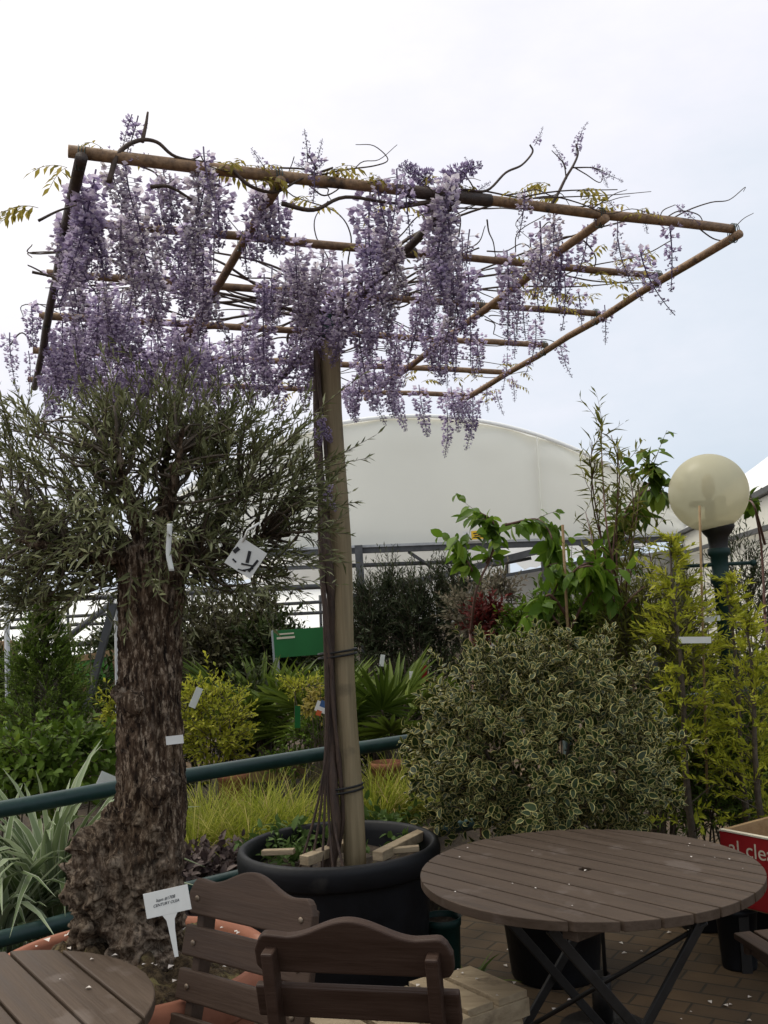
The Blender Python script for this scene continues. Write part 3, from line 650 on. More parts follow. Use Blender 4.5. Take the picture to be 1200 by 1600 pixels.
for (a_, b_, lab, th) in (((590, 1338), (672, 1297), 'pale timber board wedged in the tub right of the post', .035), ((475, 1345), (545, 1318), 'pale timber board wedged in the tub at the front left of the post', .035), ((600, 1330), (655, 1325), 'short pale batten lying flat in the tub behind the wedged board', .02), ((410, 1332), (460, 1330), 'short pale batten among the weeds at the left of the tub', .02)):
    a3, b3 = atz(*a_, .60), atz(*b_, .605)
    o = MB().add(beam(a3 - (a3 + b3) / 2, b3 - (a3 + b3) / 2, .045 if th > .03 else .03, th)).build('timber_board', M['paleboard'], bevel=.003, smooth=False, loc=tuple((a3 + b3) / 2))
    tag(o, lab, 'timber board', 'timber pieces in the black tub')
def weedplant(px, py, Z, r, label, size=.035, mat='weed', n=34, T=TB):
    r, size = r * 1.5, size * 1.25
    P = atz(px, py, Z); rt = thing('weed', label, 'weed', tuple(P), group='weeds growing in the tub')
    mb, tw = MB(), MB(); u = unit(rdir(n) * (1, 1, .4) + (0, 0, .55)); foliage_on(mb, tw, T, np.zeros((n, 3)) + rng.normal(size=(n, 3)) * (r * .4, r * .4, 0), u, r * (.5 + .7 * rng.random(n)), 4, size, grav=.1, twig_r=.0012, ang=1.0, t0=.5)
    tw.build('stem', L[mat], rt); mb.build('foliage', L[mat], rt)
weedplant(420, 1330, .55, .075, 'green leafy weed at the left rim of the black tub')
weedplant(470, 1318, .55, .07, 'tallest green weed just left of the wisteria stems in the tub', .05)
weedplant(450, 1345, .55, .05, 'small green weed at the front left inside the tub', .03)
weedplant(600, 1295, .55, .07, 'green weed behind the board right of the post', .04)
weedplant(655, 1318, .55, .05, 'green weed at the right rim of the tub')
weedplant(588, 1335, .56, .02, 'single broad weed leaf lying over the wedged board', .035, n=4)

# ------------------------------------------------------------------ olive tree in terracotta pot
OY = 2.87; OC = aty(200, 1480, OY); OC = np.array([OC[0], OC[1], 0])
pot = thing('terracotta_pot', 'wide terracotta pot holding the gnarled olive tree', 'plant pot', tuple(OC))
MB().add(lathe([(.02, .02), (.25, 0), (.27, .02), (.345, .47), (.352, .50)], 72)).build('pot_body', M['terracotta'], pot)
MB().add(lathe([(.345, .495), (.378, .50), (.39, .515), (.392, .575), (.38, .60), (.36, .60), (.348, .585), (.342, .50)], 72)).build('rim', M['terracotta'], pot)
MB().add(soil_disc(.345, .555, .045, 15, 120, 50, .085)).build('soil', M['moss'], pot)

def xy(px, py): q = aty(px, py, OY); return q
tr = thing('olive_tree', 'old gnarled olive tree with thick burled trunk and grey green crown', 'tree', (xy(235, 1480)[0], OY, .56)); T0 = np.array(tr.location)
prof = [(1500, 212, 78), (1440, 218, 60), (1400, 224, 57), (1340, 228, 56), (1280, 236, 52), (1200, 236, 49), (1120, 234, 48), (1040, 235, 46), (980, 234, 46), (920, 238, 49), (880, 240, 54), (850, 240, 52)]
mb = MB()
pts = np.array([xy(cx, py) for py, cx, hw in prof]); hw = np.array([h / 1600 * OY for *_, h in prof])
Pp = smooth_path(pts, 5); Rr = np.interp(np.linspace(0, 1, len(Pp)), np.linspace(0, 1, len(hw)), hw)
V, f = tube(Pp - T0, Rr, 40); mb.add((V, f))
for (px, py, r, dy) in ((165, 1330, 44, -.02), (145, 1370, 34, -.03), (190, 1300, 34, -.03), (150, 1410, 34, 0), (125, 1395, 22, .0), (185, 1390, 40, -.06), (175, 1350, 30, -.07), (210, 1340, 34, -.06), (240, 1390, 38, -.04), (255, 1330, 26, -.03), (262, 1420, 30, -.04), (220, 1440, 50, -.04), (160, 1450, 44, -.02), (255, 1475, 26, -.02), (258, 1225, 21, -.098), (268, 1212, 13, -.07), (222, 1095, 19, -.10), (205, 1092, 10, -.08), (190, 1080, 14, -.02), (250, 1285, 16, -.075), (215, 1265, 13, -.08), (182, 1270, 18, -.03), (275, 1290, 12, -.0), (200, 1310, 22, -.075), (150, 1345, 22, -.075), (170, 1385, 20, -.095), (140, 1395, 16, -.075), (230, 1330, 16, -.09)):
    q = xy(px, py) - T0; q[1] += dy; r_ = r / 1600 * OY
    mb.add(sphere(q, r_, 20, 12, (1, .9, .95)))
BURLS = ((222, 1094, 19, -.085), (206, 1088, 11, -.085), (192, 1078, 11, -.05), (256, 1226, 21, -.083), (272, 1212, 13, -.055), (150, 1318, 30, -.06), (178, 1290, 22, -.075), (136, 1352, 24, -.06), (196, 1330, 20, -.12), (160, 1365, 24, -.10), (128, 1392, 22, -.045), (170, 1405, 24, -.09), (250, 1290, 15, -.085), (228, 1268, 13, -.09), (262, 1340, 15, -.08), (218, 1372, 17, -.12), (246, 1400, 16, -.11), (150, 1430, 20, -.07), (262, 1318, 12, -.08))
# scaffold limbs
limbs = []
for e in ((110, 790), (60, 850), (200, 690), (300, 680), (390, 740), (440, 820), (250, 650), (330, 860), (150, 880)):
    dy = rng.normal() * .16; a = xy(240 + (e[0] - 240) * .12, 880); b_ = xy(*e); b_[1] += dy
    mid = a * .5 + b_ * .5 + np.array([0, dy * .1, -.03 + .03 * rng.random()])
    P = smooth_path([a, mid, b_], 6); limbs.append(P)
    mb.add(tube(P - T0, np.linspace(.026, .006, len(P)), 10))
tmp = bpy.data.objects.new('tmp', mb.mesh('tmp', M['bark'])); COL.objects.link(tmp)
md = tmp.modifiers.new('r', 'REMESH'); md.mode = 'VOXEL'; md.voxel_size = .0055
md = tmp.modifiers.new('s', 'SMOOTH'); md.iterations = 2; md.factor = .4
dg = bpy.context.evaluated_depsgraph_get(); me = bpy.data.meshes.new_from_object(tmp.evaluated_get(dg)); bpy.data.objects.remove(tmp)
n_ = len(me.vertices); V = np.empty(n_ * 3, np.float32); N_ = np.empty(n_ * 3, np.float32)
me.vertices.foreach_get('co', V); me.vertices.foreach_get('normal', N_); V = V.reshape(-1, 3); N_ = N_.reshape(-1, 3)
D = np.empty(n_)
mask = np.zeros(n_); knob = np.zeros(n_)
for (px, py, r, dy) in BURLS:
    q = xy(px, py) - T0; q[1] += dy; r_ = r / 1600 * OY * 1.15
    dd = np.linalg.norm((V - q) * (1, .75, 1), axis=1) / r_; w_ = np.clip(1 - dd, 0, 1); w_ = w_ * w_ * (3 - 2 * w_)
    mask = np.maximum(mask, np.clip(w_ * 1.9, 0, 1)); knob = np.maximum(knob, w_ * r_ * .75)
for i in range(n_):
    x, y, z = V[i]; low = max(0., min(1., (.40 - z) / .2)); gm = max(low, mask[i])
    ridge = abs(nz((x * 34, y * 34, z * 5.0))) * .022 + abs(nz((x * 75, y * 75, z * 16))) * .014 + abs(nz((x * 120, y * 120, z * 70))) * .006
    gn = abs(nz((x * 17, y * 17, z * 17 + 9))) * .078 + abs(nz((x * 38, y * 38, z * 38))) * .036 + abs(nz((x * 90, y * 90, z * 90))) * .008
    D[i] = -(ridge * (1 - gm) + gn * gm) + .010 + .012 * gm + knob[i]
    mask[i] = min(1, max(mask[i], low * .75) * (.75 + .9 * nz((x * 12, y * 12, z * 12))))
V += N_ * D[:, None]; me.vertices.foreach_set('co', V.ravel()); me.update(); me.polygons.foreach_set('use_smooth', np.ones(len(me.polygons), bool)); me.name = 'trunk'
if not me.materials: me.materials.append(M['bark'])
at_ = me.attributes.get('burl') or me.attributes.new('burl', 'FLOAT', 'POINT'); at_.data.foreach_set('value', mask.clip(0, 1).astype(np.float32))
o = bpy.data.objects.new('trunk', me); COL.objects.link(o); o.parent = tr
# crown
mb, tw = MB(), MB()
lobes = [((110, 750), 125, 115, 1.1, 120), ((235, 690), 120, 80, 1.0, 105), ((395, 730), 105, 95, 1.0, 110), ((250, 770), 120, 85, 1.2, 80), ((70, 870), 95, 80, .9, 70), ((400, 850), 90, 85, .9, 70), ((210, 645), 70, 42, 1, 30), ((350, 672), 90, 42, .8, 34), ((60, 900), 85, 60, .9, 60), ((120, 820), 80, 60, 1.2, 60), ((470, 790), 55, 80, .8, 30), ((30, 710), 50, 60, .8, 24), ((300, 890), 70, 45, .9, 24), ((160, 880), 70, 55, 1, 30)]
for (c, rx, rz, ry, n) in lobes:
    n = int(n * .82)
    cc = xy(*c) - T0; R_ = np.array([rx, rx * ry * .95, rz]) / 1600 * OY
    st, u = ell_pts(n, cc, R_, .25)
    hub = xy(240, 850) - T0 + (0, .05, -.05)
    d = unit(st - hub) * .8 + u * .5 + np.array([0, 0, .45]) + rng.normal(size=(n, 3)) * .35
    ln = .10 + .13 * rng.random(n)
    foliage_on(mb, tw, TO, st - unit(d) * .05, d, ln, 24, .037, twig_r=.0020, grav=.12, ang=.75, jit=.3)
    # (
    # branchlets tying the shoots to the nearest limb
    for q in st[::2]:
        Lb = limbs[int(np.argmin([np.min(np.linalg.norm(P - T0 - q, axis=1)) for P in limbs]))] - T0
        j = int(np.argmin(np.linalg.norm(Lb - q, axis=1))); s0 = Lb[max(j - 2, 0)]
        tw.add(tube(smooth_path([s0, (s0 + q) / 2 + rng.normal(size=3) * .03, q], 3), np.linspace(.005, .002, 7), 4))
n = 120; ph = rng.random(n) * 2 * PI; st = np.stack([.16 * np.cos(ph) * (.5 + rng.random(n)), -.05 + .17 * np.sin(ph) * (.6 + rng.random(n) * .6), 1.06 + .24 * rng.random(n)], 1)
foliage_on(mb, tw, TO, st, np.stack([np.cos(ph), np.sin(ph) * 1.1, .1 + .5 * rng.normal(size=n)], 1), .14 + .12 * rng.random(n), 22, .039, twig_r=.002, grav=.55, ang=.8, jit=.3)
tw.build('twig', M['twig'], tr); mb.build('crown', L['olive'], tr)

def plate(name, px, py, Y, wpx, hpx, ang, mat, label, cat, group=None, yaw=0, th=.0015, parent=None):
    P = aty(px, py, Y); o = MB().add(box((0, 0, 0), (wpx / F * Y, th, hpx / F * Y))).build(name, mat, smooth=False, loc=tuple(P))
    o.rotation_euler = Euler((0, ang, yaw)); return tag(o, label, cat, group)
FY = OY - .36
# hanging white strip (curled) and price tag in the crown
a = [(265, 818), (264, 840), (263, 865), (268, 892)]; P = smooth_path([aty(x, y, FY) for x, y in a], 6)
Vs = np.concatenate([P + [-.006, 0, 0], P + [.006, .004, 0]]); n = len(P)
o = MB().add((Vs - P[0], [[i, i + 1, n + i + 1, n + i] for i in range(n - 1)])).build('plant_tag', M['white'], loc=tuple(P[0])); tag(o, 'narrow white strip tag hanging from the olive crown above the trunk', 'tag', 'plant tags')
so_ = o.modifiers.new('thick', 'SOLIDIFY'); so_.thickness = .0012
tg = thing('price_tag', 'square white printed tag tilted in the olive crown', 'tag', tuple(aty(384, 872, FY)), rot=(0.15, .62, .2), group='plant tags')
MB().add(box((0, 0, 0), (.075, .0015, .075))).build('card', M['white'], tg, smooth=False)
ik = MB()
for (x, z, sx, sz, a_) in ((.004, .006, .008, .030, -.35), (.026, -.006, .006, .036, .1), (.012, -.012, .004, .03, 1.2), (.02, -.02, .004, .026, .8), (-.03, .004, .01, .016, .3), (-.02, -.02, .012, .004, .2), (.008, -.03, .02, .003, -.3)):
    R_ = np.array(Euler((0, a_, 0)).to_matrix()); ik.add(box((x, -.0018, z), (sx, .001, sz), R_))
ik.build('print', M['ink'], tg, smooth=False)
MB().add(tube([(-.028, -.002, .03), (-.034, -.004, .06), (-.02, 0, .09)], .003, 5)).build('loop', M['white'], tg)
# strip stapled on the trunk
plate('trunk_label', 273, 1156, OY - .1, 27, 13, -.06, M['white'], 'small white label strip fixed across the olive trunk', 'tag', 'plant tags')
# big white stake label
tcurve = {}
def text_mesh(body, size, mat, shear=0, font_align='CENTER'):
    cu = bpy.data.curves.new('t', 'FONT'); cu.body = body; cu.size = size; cu.align_x = font_align; cu.align_y = 'CENTER'; cu.shear = shear; cu.extrude = .0003
    ob = bpy.data.objects.new('t', cu); COL.objects.link(ob); dg = bpy.context.evaluated_depsgraph_get(); dg.update()
    me = bpy.data.meshes.new_from_object(ob.evaluated_get(dg)); bpy.data.objects.remove(ob); me.materials.clear(); me.materials.append(mat)
    return me
SY = 2.50; SP = aty(276, 1495, SY)
st = thing('plant_label', 'white T shaped stake label with handwriting pushed in the olive pot', 'plant label', tuple(SP), rot=(-.12, -.19, -.1))
kx = SY / F
outl = [(-38, 58), (38, 58), (38, 92), (-38, 92)]
MB().add(box((0, 0, 81 * kx), (72 * kx, .0022, 37 * kx))).build('plate', M['white'], st, smooth=False, bevel=.0005)
sx = [(-3, 0), (3, 0), (5, 40), (7, 54), (13, 62.5), (-11, 62.5), (-6, 54), (-5, 40)]
V, f = prism([(x * kx, z * kx) for x, z in sx], -.0008, .0008); V = V[:, [0, 2, 1]]; MB().add((V, f)).build('spike', M['white'], st, smooth=False)
for body, zz_, s_ in (('Item #1708', 86, 6.6), ('CENTURY OLEA', 79, 5.8)):
    o = bpy.data.objects.new('handwriting', text_mesh(body, s_ * kx, M['ink'], .35)); COL.objects.link(o); o.parent = st; o.location = (-2 * kx, -.0016, zz_ * kx); o.rotation_euler = (PI / 2, -.03, 0)

# ------------------------------------------------------------------ railing
ra = thing('railing', 'green tubular metal railing running behind the olive and tub', 'railing', (RAIL[0][0], RAIL[0][1], 0)); R0 = np.array(ra.location)
for z, nm, r in ((.87, 'top_rail', .030), (.43, 'lower_rail', .029)):
    P = smooth_path([[x, y, z] for x, y in RAIL], 8); MB().add(tube(P - R0, r, 16)).build(nm, M['greenmetal'], ra)
for q in (RAIL[0], RAIL[2] * .95 + RAIL[3] * .05, RAIL[4] * .55 + RAIL[3] * .45, RAIL[5]):
    MB().add(tube(np.array([[q[0], q[1], z] for z in (0, .45, .85)]) - R0, .026, 14)).build('post', M['greenmetal'], ra)

# ------------------------------------------------------------------ furniture
def slat_top(R, n, gap, th, z, hole):
    mb = MB(); w_ = 2 * R / n
    for i in range(n):
        y0, y1 = -R + i * w_ + gap / 2, -R + (i + 1) * w_ - gap / 2
        if i == 0: y0 = -R + .001
        if i == n - 1: y1 = R - .001
        ys = np.linspace(y0, y1, 9); xr = np.sqrt(np.maximum(R * R - ys * ys, 1e-6))
        outl = [(x, y) for x, y in zip(xr, ys)] + [(-x, y) for x, y in zip(xr[::-1], ys[::-1])]
        mb.add(prism(outl, z - th, z))
    if hole:
        tmp = bpy.data.objects.new('tmp', mb.mesh('tmp', M['table'], False)); COL.objects.link(tmp)
        cut = MB().add(prism([(hole[0] + .02 * math.cos(a), hole[1] + .02 * math.sin(a)) for a in np.linspace(0, 2 * PI, 24, endpoint=False)], z - .1, z + .1)).build('cut', M['table'], smooth=False)
        md = tmp.modifiers.new('b', 'BOOLEAN'); md.object = cut; md.solver = 'EXACT'
        dg = bpy.context.evaluated_depsgraph_get(); dg.update(); me = bpy.data.meshes.new_from_object(tmp.evaluated_get(dg))
        bpy.data.objects.remove(tmp); bpy.data.objects.remove(cut); me.name = 'tabletop'
        if not me.materials: me.materials.append(M['table'])
        return me
    return mb.mesh('tabletop', M['table'], False)
def table(name, label, loc, rz, R, n, hole, legrot):
    root = thing(name, label, 'table', loc, rz, 'round slatted garden tables')
    o = bpy.data.objects.new('tabletop', slat_top(R, n, .0075, .026, .72, hole)); COL.objects.link(o); o.parent = root
    b_ = o.modifiers.new('bevel', 'BEVEL'); b_.width = .004; b_.segments = 2; b_.limit_method = 'ANGLE'
    for x in (-R * .5, R * .5): MB().add(box((x, 0, .677), (.05, 2 * math.sqrt(R * R - x * x) - .08, .03))).build('batten', M['table'], root, smooth=False, bevel=.003)
    c_, s_ = math.cos(legrot), math.sin(legrot)
    def lg(u_, v, z): return np.array([u_ * c_ - v * s_, u_ * s_ + v * c_, z])
    for u_ in (-R * .5, R * .5):
        for sgn in (-1, 1):
            MB().add(beam(lg(u_ + sgn * .016, -sgn * R * .54, .66), lg(u_ + sgn * .016, sgn * R * .54, 0), .013, .028)).build('leg', M['darkmetal'], root, smooth=False, bevel=.003)
    MB().add(tube([lg(-R * .5, R * .40, .15), lg(R * .5, R * .40, .15)], .009, 10)).build('stretcher', M['darkmetal'], root)
    MB().add(tube([lg(-R * .5, -R * .40, .15), lg(R * .5, -R * .40, .15)], .009, 10)).build('stretcher', M['darkmetal'], root)
    MB().add(tube([lg(-R * .5, -R * .3, .18), lg(R * .5, R * .45, .60)], .007, 8)).build('brace', M['darkmetal'], root)
    return root
table('round_table', 'large round brown slatted folding table in front of the variegated bush', (.55, 3.104, 0), math.radians(-49.5), .496, 12, (.0, -.012), math.radians(-22))
table('round_table', 'small round brown slatted table beside the terracotta pot', (-.95, 2.205, 0), math.radians(-55), .413, 8, None, 0.3)
pb = thing('parasol_base', 'dark round parasol base under the large table', 'parasol base', (*atz(945, 1625, 0.0)[:2], 0))
MB().add(lathe([(.001, 0.002), (.16, .002), (.165, .02), (.15, .045), (.035, .06), (.03, .07), (.001, .07)], 32)).build('foot', M['darkmetal'], pb)
MB().add(lathe([(.03, .06), (.034, .06), (.034, .22), (.03, .222), (.028, .2), (.001, .2)], 24)).build('tube', M['darkmetal'], pb)
MB().add(tube([(.02, .02, .2), (.02, .02, .66)], .007, 10)).build('pole', M['darkmetal'], pb)

def make_chair(mat, label):
    ch = thing('folding_chair', label, 'chair', group='brown slatted garden chairs')
    def by(z): return -.165 - .125 * ((z - .44) / .44) - .018 * math.sin(PI * max(0, (z - .44) / .44))
    W_ = .41
    ln = np.array([0, -.27, 1.0]); ln = unit(ln); Rb = np.stack([[1, 0, 0], np.cross(ln, [1, 0, 0]), ln], 1)
    # top rail with an arch
    xs = np.linspace(-W_ / 2, W_ / 2, 41); top = []
    for x in xs:
        q = abs(x) / (W_ / 2); arch = .038 * max(0, math.cos(PI * min(q / .66, 1) ) * .5 + .5)
        endr = .004 * max(0, min((q - .66) / .2, 1)) - .034 * max(0, (q - .88) / .12) ** 2
        top.append((x, .040 + arch + endr))
    bot = [(x, -.040 + (.016 * max(0, (abs(x) / (W_ / 2) - .93) / .07) ** 2)) for x in xs[::-1]]
    V, f = prism(top + bot, -.011, .011); V = V[:, [0, 2, 1]]; V[:, 1] *= -1
    f = [q[::-1] for q in f]
    MB().add((V @ Rb.T + (0, by(.84) + .022, .84), f)).build('top_rail', mat, ch, smooth=False, bevel=.005, seg=3)
    for z in (.740, .645, .550):
        MB().add(box((0, by(z) + .022, z), (W_ + .012, .020, .070), Rb)).build('back_slat', mat, ch, smooth=False, bevel=.005, seg=3)
    for s in (-1, 1):
        x = s * .168
        P = smooth_path([(x, .23, 0), (x, .02, .25), (x, by(.44), .44), (x, by(.66), .66), (x, by(.852), .852)], 7)
        mbs = MB(); n = len(P); T_ = unit(np.gradient(P, axis=0)); X_ = np.array([1, 0, 0.]); Z_ = np.cross(T_, X_)
        Vv = np.concatenate([P + X_ * .013 + Z_ * .02, P + X_ * .013 - Z_ * .02, P - X_ * .013 - Z_ * .02, P - X_ * .013 + Z_ * .02])
        fc = [[a_ * n + i, a_ * n + i + 1, ((a_ + 1) % 4) * n + i + 1, ((a_ + 1) % 4) * n + i] for a_ in range(4) for i in range(n - 1)] + [[0, n, 2 * n, 3 * n], [n - 1, 4 * n - 1, 3 * n - 1, 2 * n - 1]]
        mbs.add((Vv, fc)).build('stile', mat, ch, smooth=False, bevel=.004)
        MB().add(beam((s * .133, .20, .415), (s * .133, -.25, 0), .022, .036)).build('leg', mat, ch, smooth=False, bevel=.003)
        MB().add(beam((s * .145, -.15, .408), (s * .145, .22, .408), .022, .03)).build('seat_rail', mat, ch, smooth=False, bevel=.003)
        for z in (.84, .74, .645, .55):
            MB().add(sphere((x + s * .004, by(z) + .034, z), .0075, 12, 8, (1, .5, 1))).build('bolt', M['bolt'], ch)
    for i in range(6):
        MB().add(box((0, -.14 + i * .068, .435), (W_ - .02, .058, .02))).build('seat_slat', mat, ch, smooth=False, bevel=.004)
    MB().add(tube([(-.133, -.16, .083), (.133, -.16, .083)], .008, 8)).build('stretcher', mat, ch)
    return ch
BO = -.29 + .022     # local y of the rail above the seat centre
def put_chair(ch, l_, r_):
    l_, r_ = np.asarray(l_), np.asarray(r_); c = (l_ + r_) / 2; w_ = unit(r_ - l_); rz = math.atan2(w_[1], w_[0]); fw = np.array([-math.sin(rz), math.cos(rz)])
    p = c - fw * BO; ch.location = (p[0], p[1], 0); ch.rotation_euler = (0, 0, rz)
c1 = make_chair(M['chair'], 'dark brown slatted folding chair seen from behind at the bottom')
put_chair(c1, atz(387, 1457, .878)[:2], atz(718, 1467, .878)[:2])
c2 = make_chair(M['chair2'], 'faded brown slatted folding chair turned towards the small table')
put_chair(c2, atz(495, 1411, .878)[:2], atz(302, 1373, .878)[:2])
c3 = copy_tree(c2); c3['label'] = 'brown slatted chair seat at the right edge beyond the large table'
for q in c3.children:
    if q.type == 'MESH' and q.data.materials and q.data.materials[0] == M['chair2']: pass
qs = atz(1149, 1466, .445); c3.rotation_euler = (0, 0, math.radians(100)); c3.location = (qs[0] + .27, qs[1] - .10, 0)

# pallet of pale boards beyond the front chair
pl = thing('pallet_table', 'low stack of pale weathered pallet boards beyond the front chair', 'pallet', (*atz(735, 1508, .42)[:2], 0))
P1 = atz(735, 1508, .42); P2 = atz(832, 1549, .42); dB = unit(P2 - P1); lB = np.linalg.norm(P2 - P1); dP = np.array([dB[1], -dB[0], 0]); dP = dP if dP[0] < 0 else -dP
pl.location = (P1[0], P1[1], 0); P0 = np.array(pl.location)
for i in range(6):
    q = dP * (.055 + i * .118) + dB * (-.02 * (i % 2))
    ww = .105 if i % 2 == 0 else .09
    MB().add(beam(q + (0, 0, .41), q + dB * (lB + .02 * (i % 3 - 1)) + (0, 0, .41), ww, .02)).build('deck_board', M['paleboard'], pl, smooth=False, bevel=.002)
for j in (.03, lB - .04):
    MB().add(beam(dB * j + (0, 0, .375), dB * j + dP * .70 + (0, 0, .375), .05, .05)).build('bearer', M['paleboard'], pl, smooth=False, bevel=.002)
for j in (.03, lB - .04):
    for i in (.05, .65): MB().add(box(dB * j + dP * i + (0, 0, .175), (.06, .06, .35))).build('leg', M['paleboard'], pl, smooth=False, bevel=.002)

# red crate with lettering
ca, cb = atz(1126, 1297, .55), atz(1200, 1311, .55)
dF = unit(cb - ca); dG = np.array([-dF[1], dF[0], 0])
cr = thing('display_crate', 'red painted display crate with pale lettering at the right edge', 'crate', (ca[0], ca[1], 0))
LW, LD = .75, .55
MB().add(beam(np.array([0, 0, .41]), dF * LW + (0, 0, .41), .018, .28)).build('front_panel', M['red'], cr, smooth=False, bevel=.002)
MB().add(beam(dG * (LD), dF * LW + dG * LD, .018, .30)).build('back_panel', M['tanwood'], cr, smooth=False).location = (0, 0, .40)
for j in (.0, LW): MB().add(beam(dF * j + dG * .01 + (0, 0, .40), dF * j + dG * (LD - .01) + (0, 0, .40), .018, .302)).build('side_panel', M['tanwood'], cr, smooth=False, bevel=.002)
MB().add(beam(dG * LD / 2 + (0, 0, .27), dG * LD / 2 + dF * LW + (0, 0, .27), LD - .02, .02)).build('floor_panel', M['tanwood'], cr, smooth=False)
MB().add(beam(np.array([0, 0, .553]) , dF * LW + (0, 0, .553), .022, .006)).build('edge_trim', M['cream'], cr, smooth=False)
for j in (.04, LW - .04):
    for i in (.04, LD - .04): MB().add(box(dF * j + dG * i + (0, 0, .13), (.04, .04, .26))).build('leg', M['darkmetal'], cr, smooth=False)
for word, dx in (('al', .040), ('clea', .118)):
    o = bpy.data.objects.new('lettering', text_mesh(word, .082, M['cream'], 0, 'LEFT')); COL.objects.link(o); o.parent = cr
    o.location = tuple(dF * dx - dG * .0105 + (0, 0, .492)); o.rotation_euler = (PI / 2, 0, math.atan2(dF[1], dF[0]))

# ------------------------------------------------------------------ lamp
LY = 5.25; LC = aty(1107, 770, LY); LR = 61 / F * LY
lp = thing('lamp_post', 'dark green lamp post with frosted globe', 'lamp post', (LC[0] + .03, LY, 0)); L0 = np.array(lp.location)
k = NT('frosted_globe'); gl = k.new('ShaderNodeBsdfPrincipled', i_Roughness=.35); gl.inputs['Base Color'].default_value = (.62, .60, .46, 1); gl.inputs['Specular IOR Level'].default_value = .4
tl = k.new('ShaderNodeBsdfTranslucent'); tl.inputs[0].default_value = (.76, .73, .58, 1)
tp = k.new('ShaderNodeBsdfTransparent'); tp.inputs[0].default_value = (.9, .86, .72, 1)
m1 = k.new('ShaderNodeMixShader'); m1.inputs[0].default_value = .55; k.l(gl.outputs[0], m1.inputs[1]); k.l(tl.outputs[0], m1.inputs[2])
m2 = k.new('ShaderNodeMixShader'); m2.inputs[0].default_value = .24; k.l(m1.outputs[0], m2.inputs[1]); k.l(tp.outputs[0], m2.inputs[2]); k.l(m2.outputs[0], k.out.inputs[0])
gc = LC - L0
MB().add(sphere(gc, LR, 48, 32)).build('globe', k.m, lp)
bz = gc[2] - LR
MB().add(tube([gc + (0, 0, -LR * .9), gc + (0, 0, -.05)], .026, 12)).add(box(gc + (-.02, 0, -.055), (.15, .06, .03))).build('lamp_holder', M['steel'], lp)
MB().add(sphere(gc + (0, 0, .03), .034, 16, 10, (1, 1, 2.0))).build('bulb', M['cream'], lp)
MB().add(box(gc + (.04, -.05, -.07), (.055, .03, .10))).build('ballast', M['white'], lp, smooth=False, bevel=.004)
MB().add(lathe([(.02, bz + .035), (.082, bz + .05), (.088, bz + .02), (.07, bz - .01), (.052, bz - .03), (.047, bz - .08), (.05, bz - .09)], 32, (0, gc[1], 0))).build('collar', M['darkmetal'], lp)
MB().add(lathe([(.046, bz - .085), (.056, bz - .09), (.056, bz - .12), (.044, bz - .13), (.040, bz - .22), (.052, bz - .23), (.052, bz - .26), (.036, bz - .28), (.038, .5), (.048, .1), (.06, 0)], 32, (0, gc[1], 0))).build('column', M['lampgreen'], lp)
MB().add(tube([(-.17, gc[1], bz - .17), (.17, gc[1], bz - .17)], .010, 10)).add(sphere((-.17, gc[1], bz - .17), .018, 10, 8)).add(sphere((.17, gc[1], bz - .17), .018, 10, 8)).build('ladder_bar', M['lampgreen'], lp)

# ------------------------------------------------------------------ variegated bush
BY = 4.27; bc = aty(846, 1158, BY); br_ = 222 / F * BY
bush = thing('variegated_shrub', 'large rounded shrub with cream edged variegated leaves', 'shrub', (bc[0], BY, .36)); B0 = np.array(bush.location)
mb, tw = MB(), MB(); n = 2700
u = rdir(n); hol = np.array([nz(q * 4.2 + 3) for q in u])
rad = (.55 ** 3 + rng.random(n) * (1 - .55 ** 3)) ** (1 / 3)
kp = (hol > -.06) | (rad < .76); u, rad, hol = u[kp], rad[kp], hol[kp]; n = len(u)
lump = np.array([.95 + .13 * nz(q * 2.3 + 7) + .09 * nz(q * 5) for q in u])
rz = np.where(u[:, 2] > 0, 1.0, .92) * 182 / F * BY
eg = np.where(u[:, 2] > 0, 1 - .14 * u[:, 2], np.maximum(1 - u[:, 2] ** 2, .12) ** -.24)
st_ = np.array([bc[0], BY, bc[2] - .01]) - B0 + u * np.stack([br_ * eg, br_ * .98 * eg, rz], 1) * (lump * rad)[:, None]
d = u * (1, 1, .8) + (0, 0, .35) + rng.normal(size=(n, 3)) * .3
foliage_on(mb, tw, TV, st_ - unit(d) * .06, d, .08 + .05 * rng.random(n), 8, .037, twig_r=.0014, grav=.05, ang=1.0, gold=True, jit=.35, t0=.25)
# a few longer leaders on top
n = 26; a = rng.random(n) * 6.28; q = rng.random(n) ** .5 * .75; st_ = np.stack([bc[0] - B0[0] + br_ * q * np.cos(a), br_ * q * np.sin(a), bc[2] - B0[2] + rz[0] * np.sqrt(1 - q * q) * .85], 1)
foliage_on(mb, tw, TV, st_, np.stack([np.cos(a) * q * .6, np.sin(a) * q * .6, np.ones(n)], 1), .09 + .05 * rng.random(n), 10, .034, twig_r=.0018, grav=0, ang=.9, gold=True)
for i in range(9):
    a = i * .7; tw.add(tube(smooth_path([(0, 0, 0), (math.cos(a) * .1, math.sin(a) * .1, .2), (math.cos(a) * .32, math.sin(a) * .32, .5 + .1 * (i % 3))], 5), np.linspace(.014, .005, 11), 6))
tw.build('stem', M['twig'], bush); mb.build('foliage', L['varieg'], bush)
def plain_pot(name, label, x, y, R, h, mat, group=None, z0=0):
    p_ = thing(name, label, 'plant pot', (x, y, z0), group=group)
    MB().add(lathe([(.01, .004), (R * .78, 0), (R * .8, .01), (R * .95, h * .9), (R, h * .905), (R * 1.02, h), (R * .96, h), (R * .94, h * .9)], 36)).build('pot_body', mat, p_)
    MB().add(soil_disc(R * .94, h * .92, .008, 20, 24, 6)).build('soil', M['soil'], p_); return p_
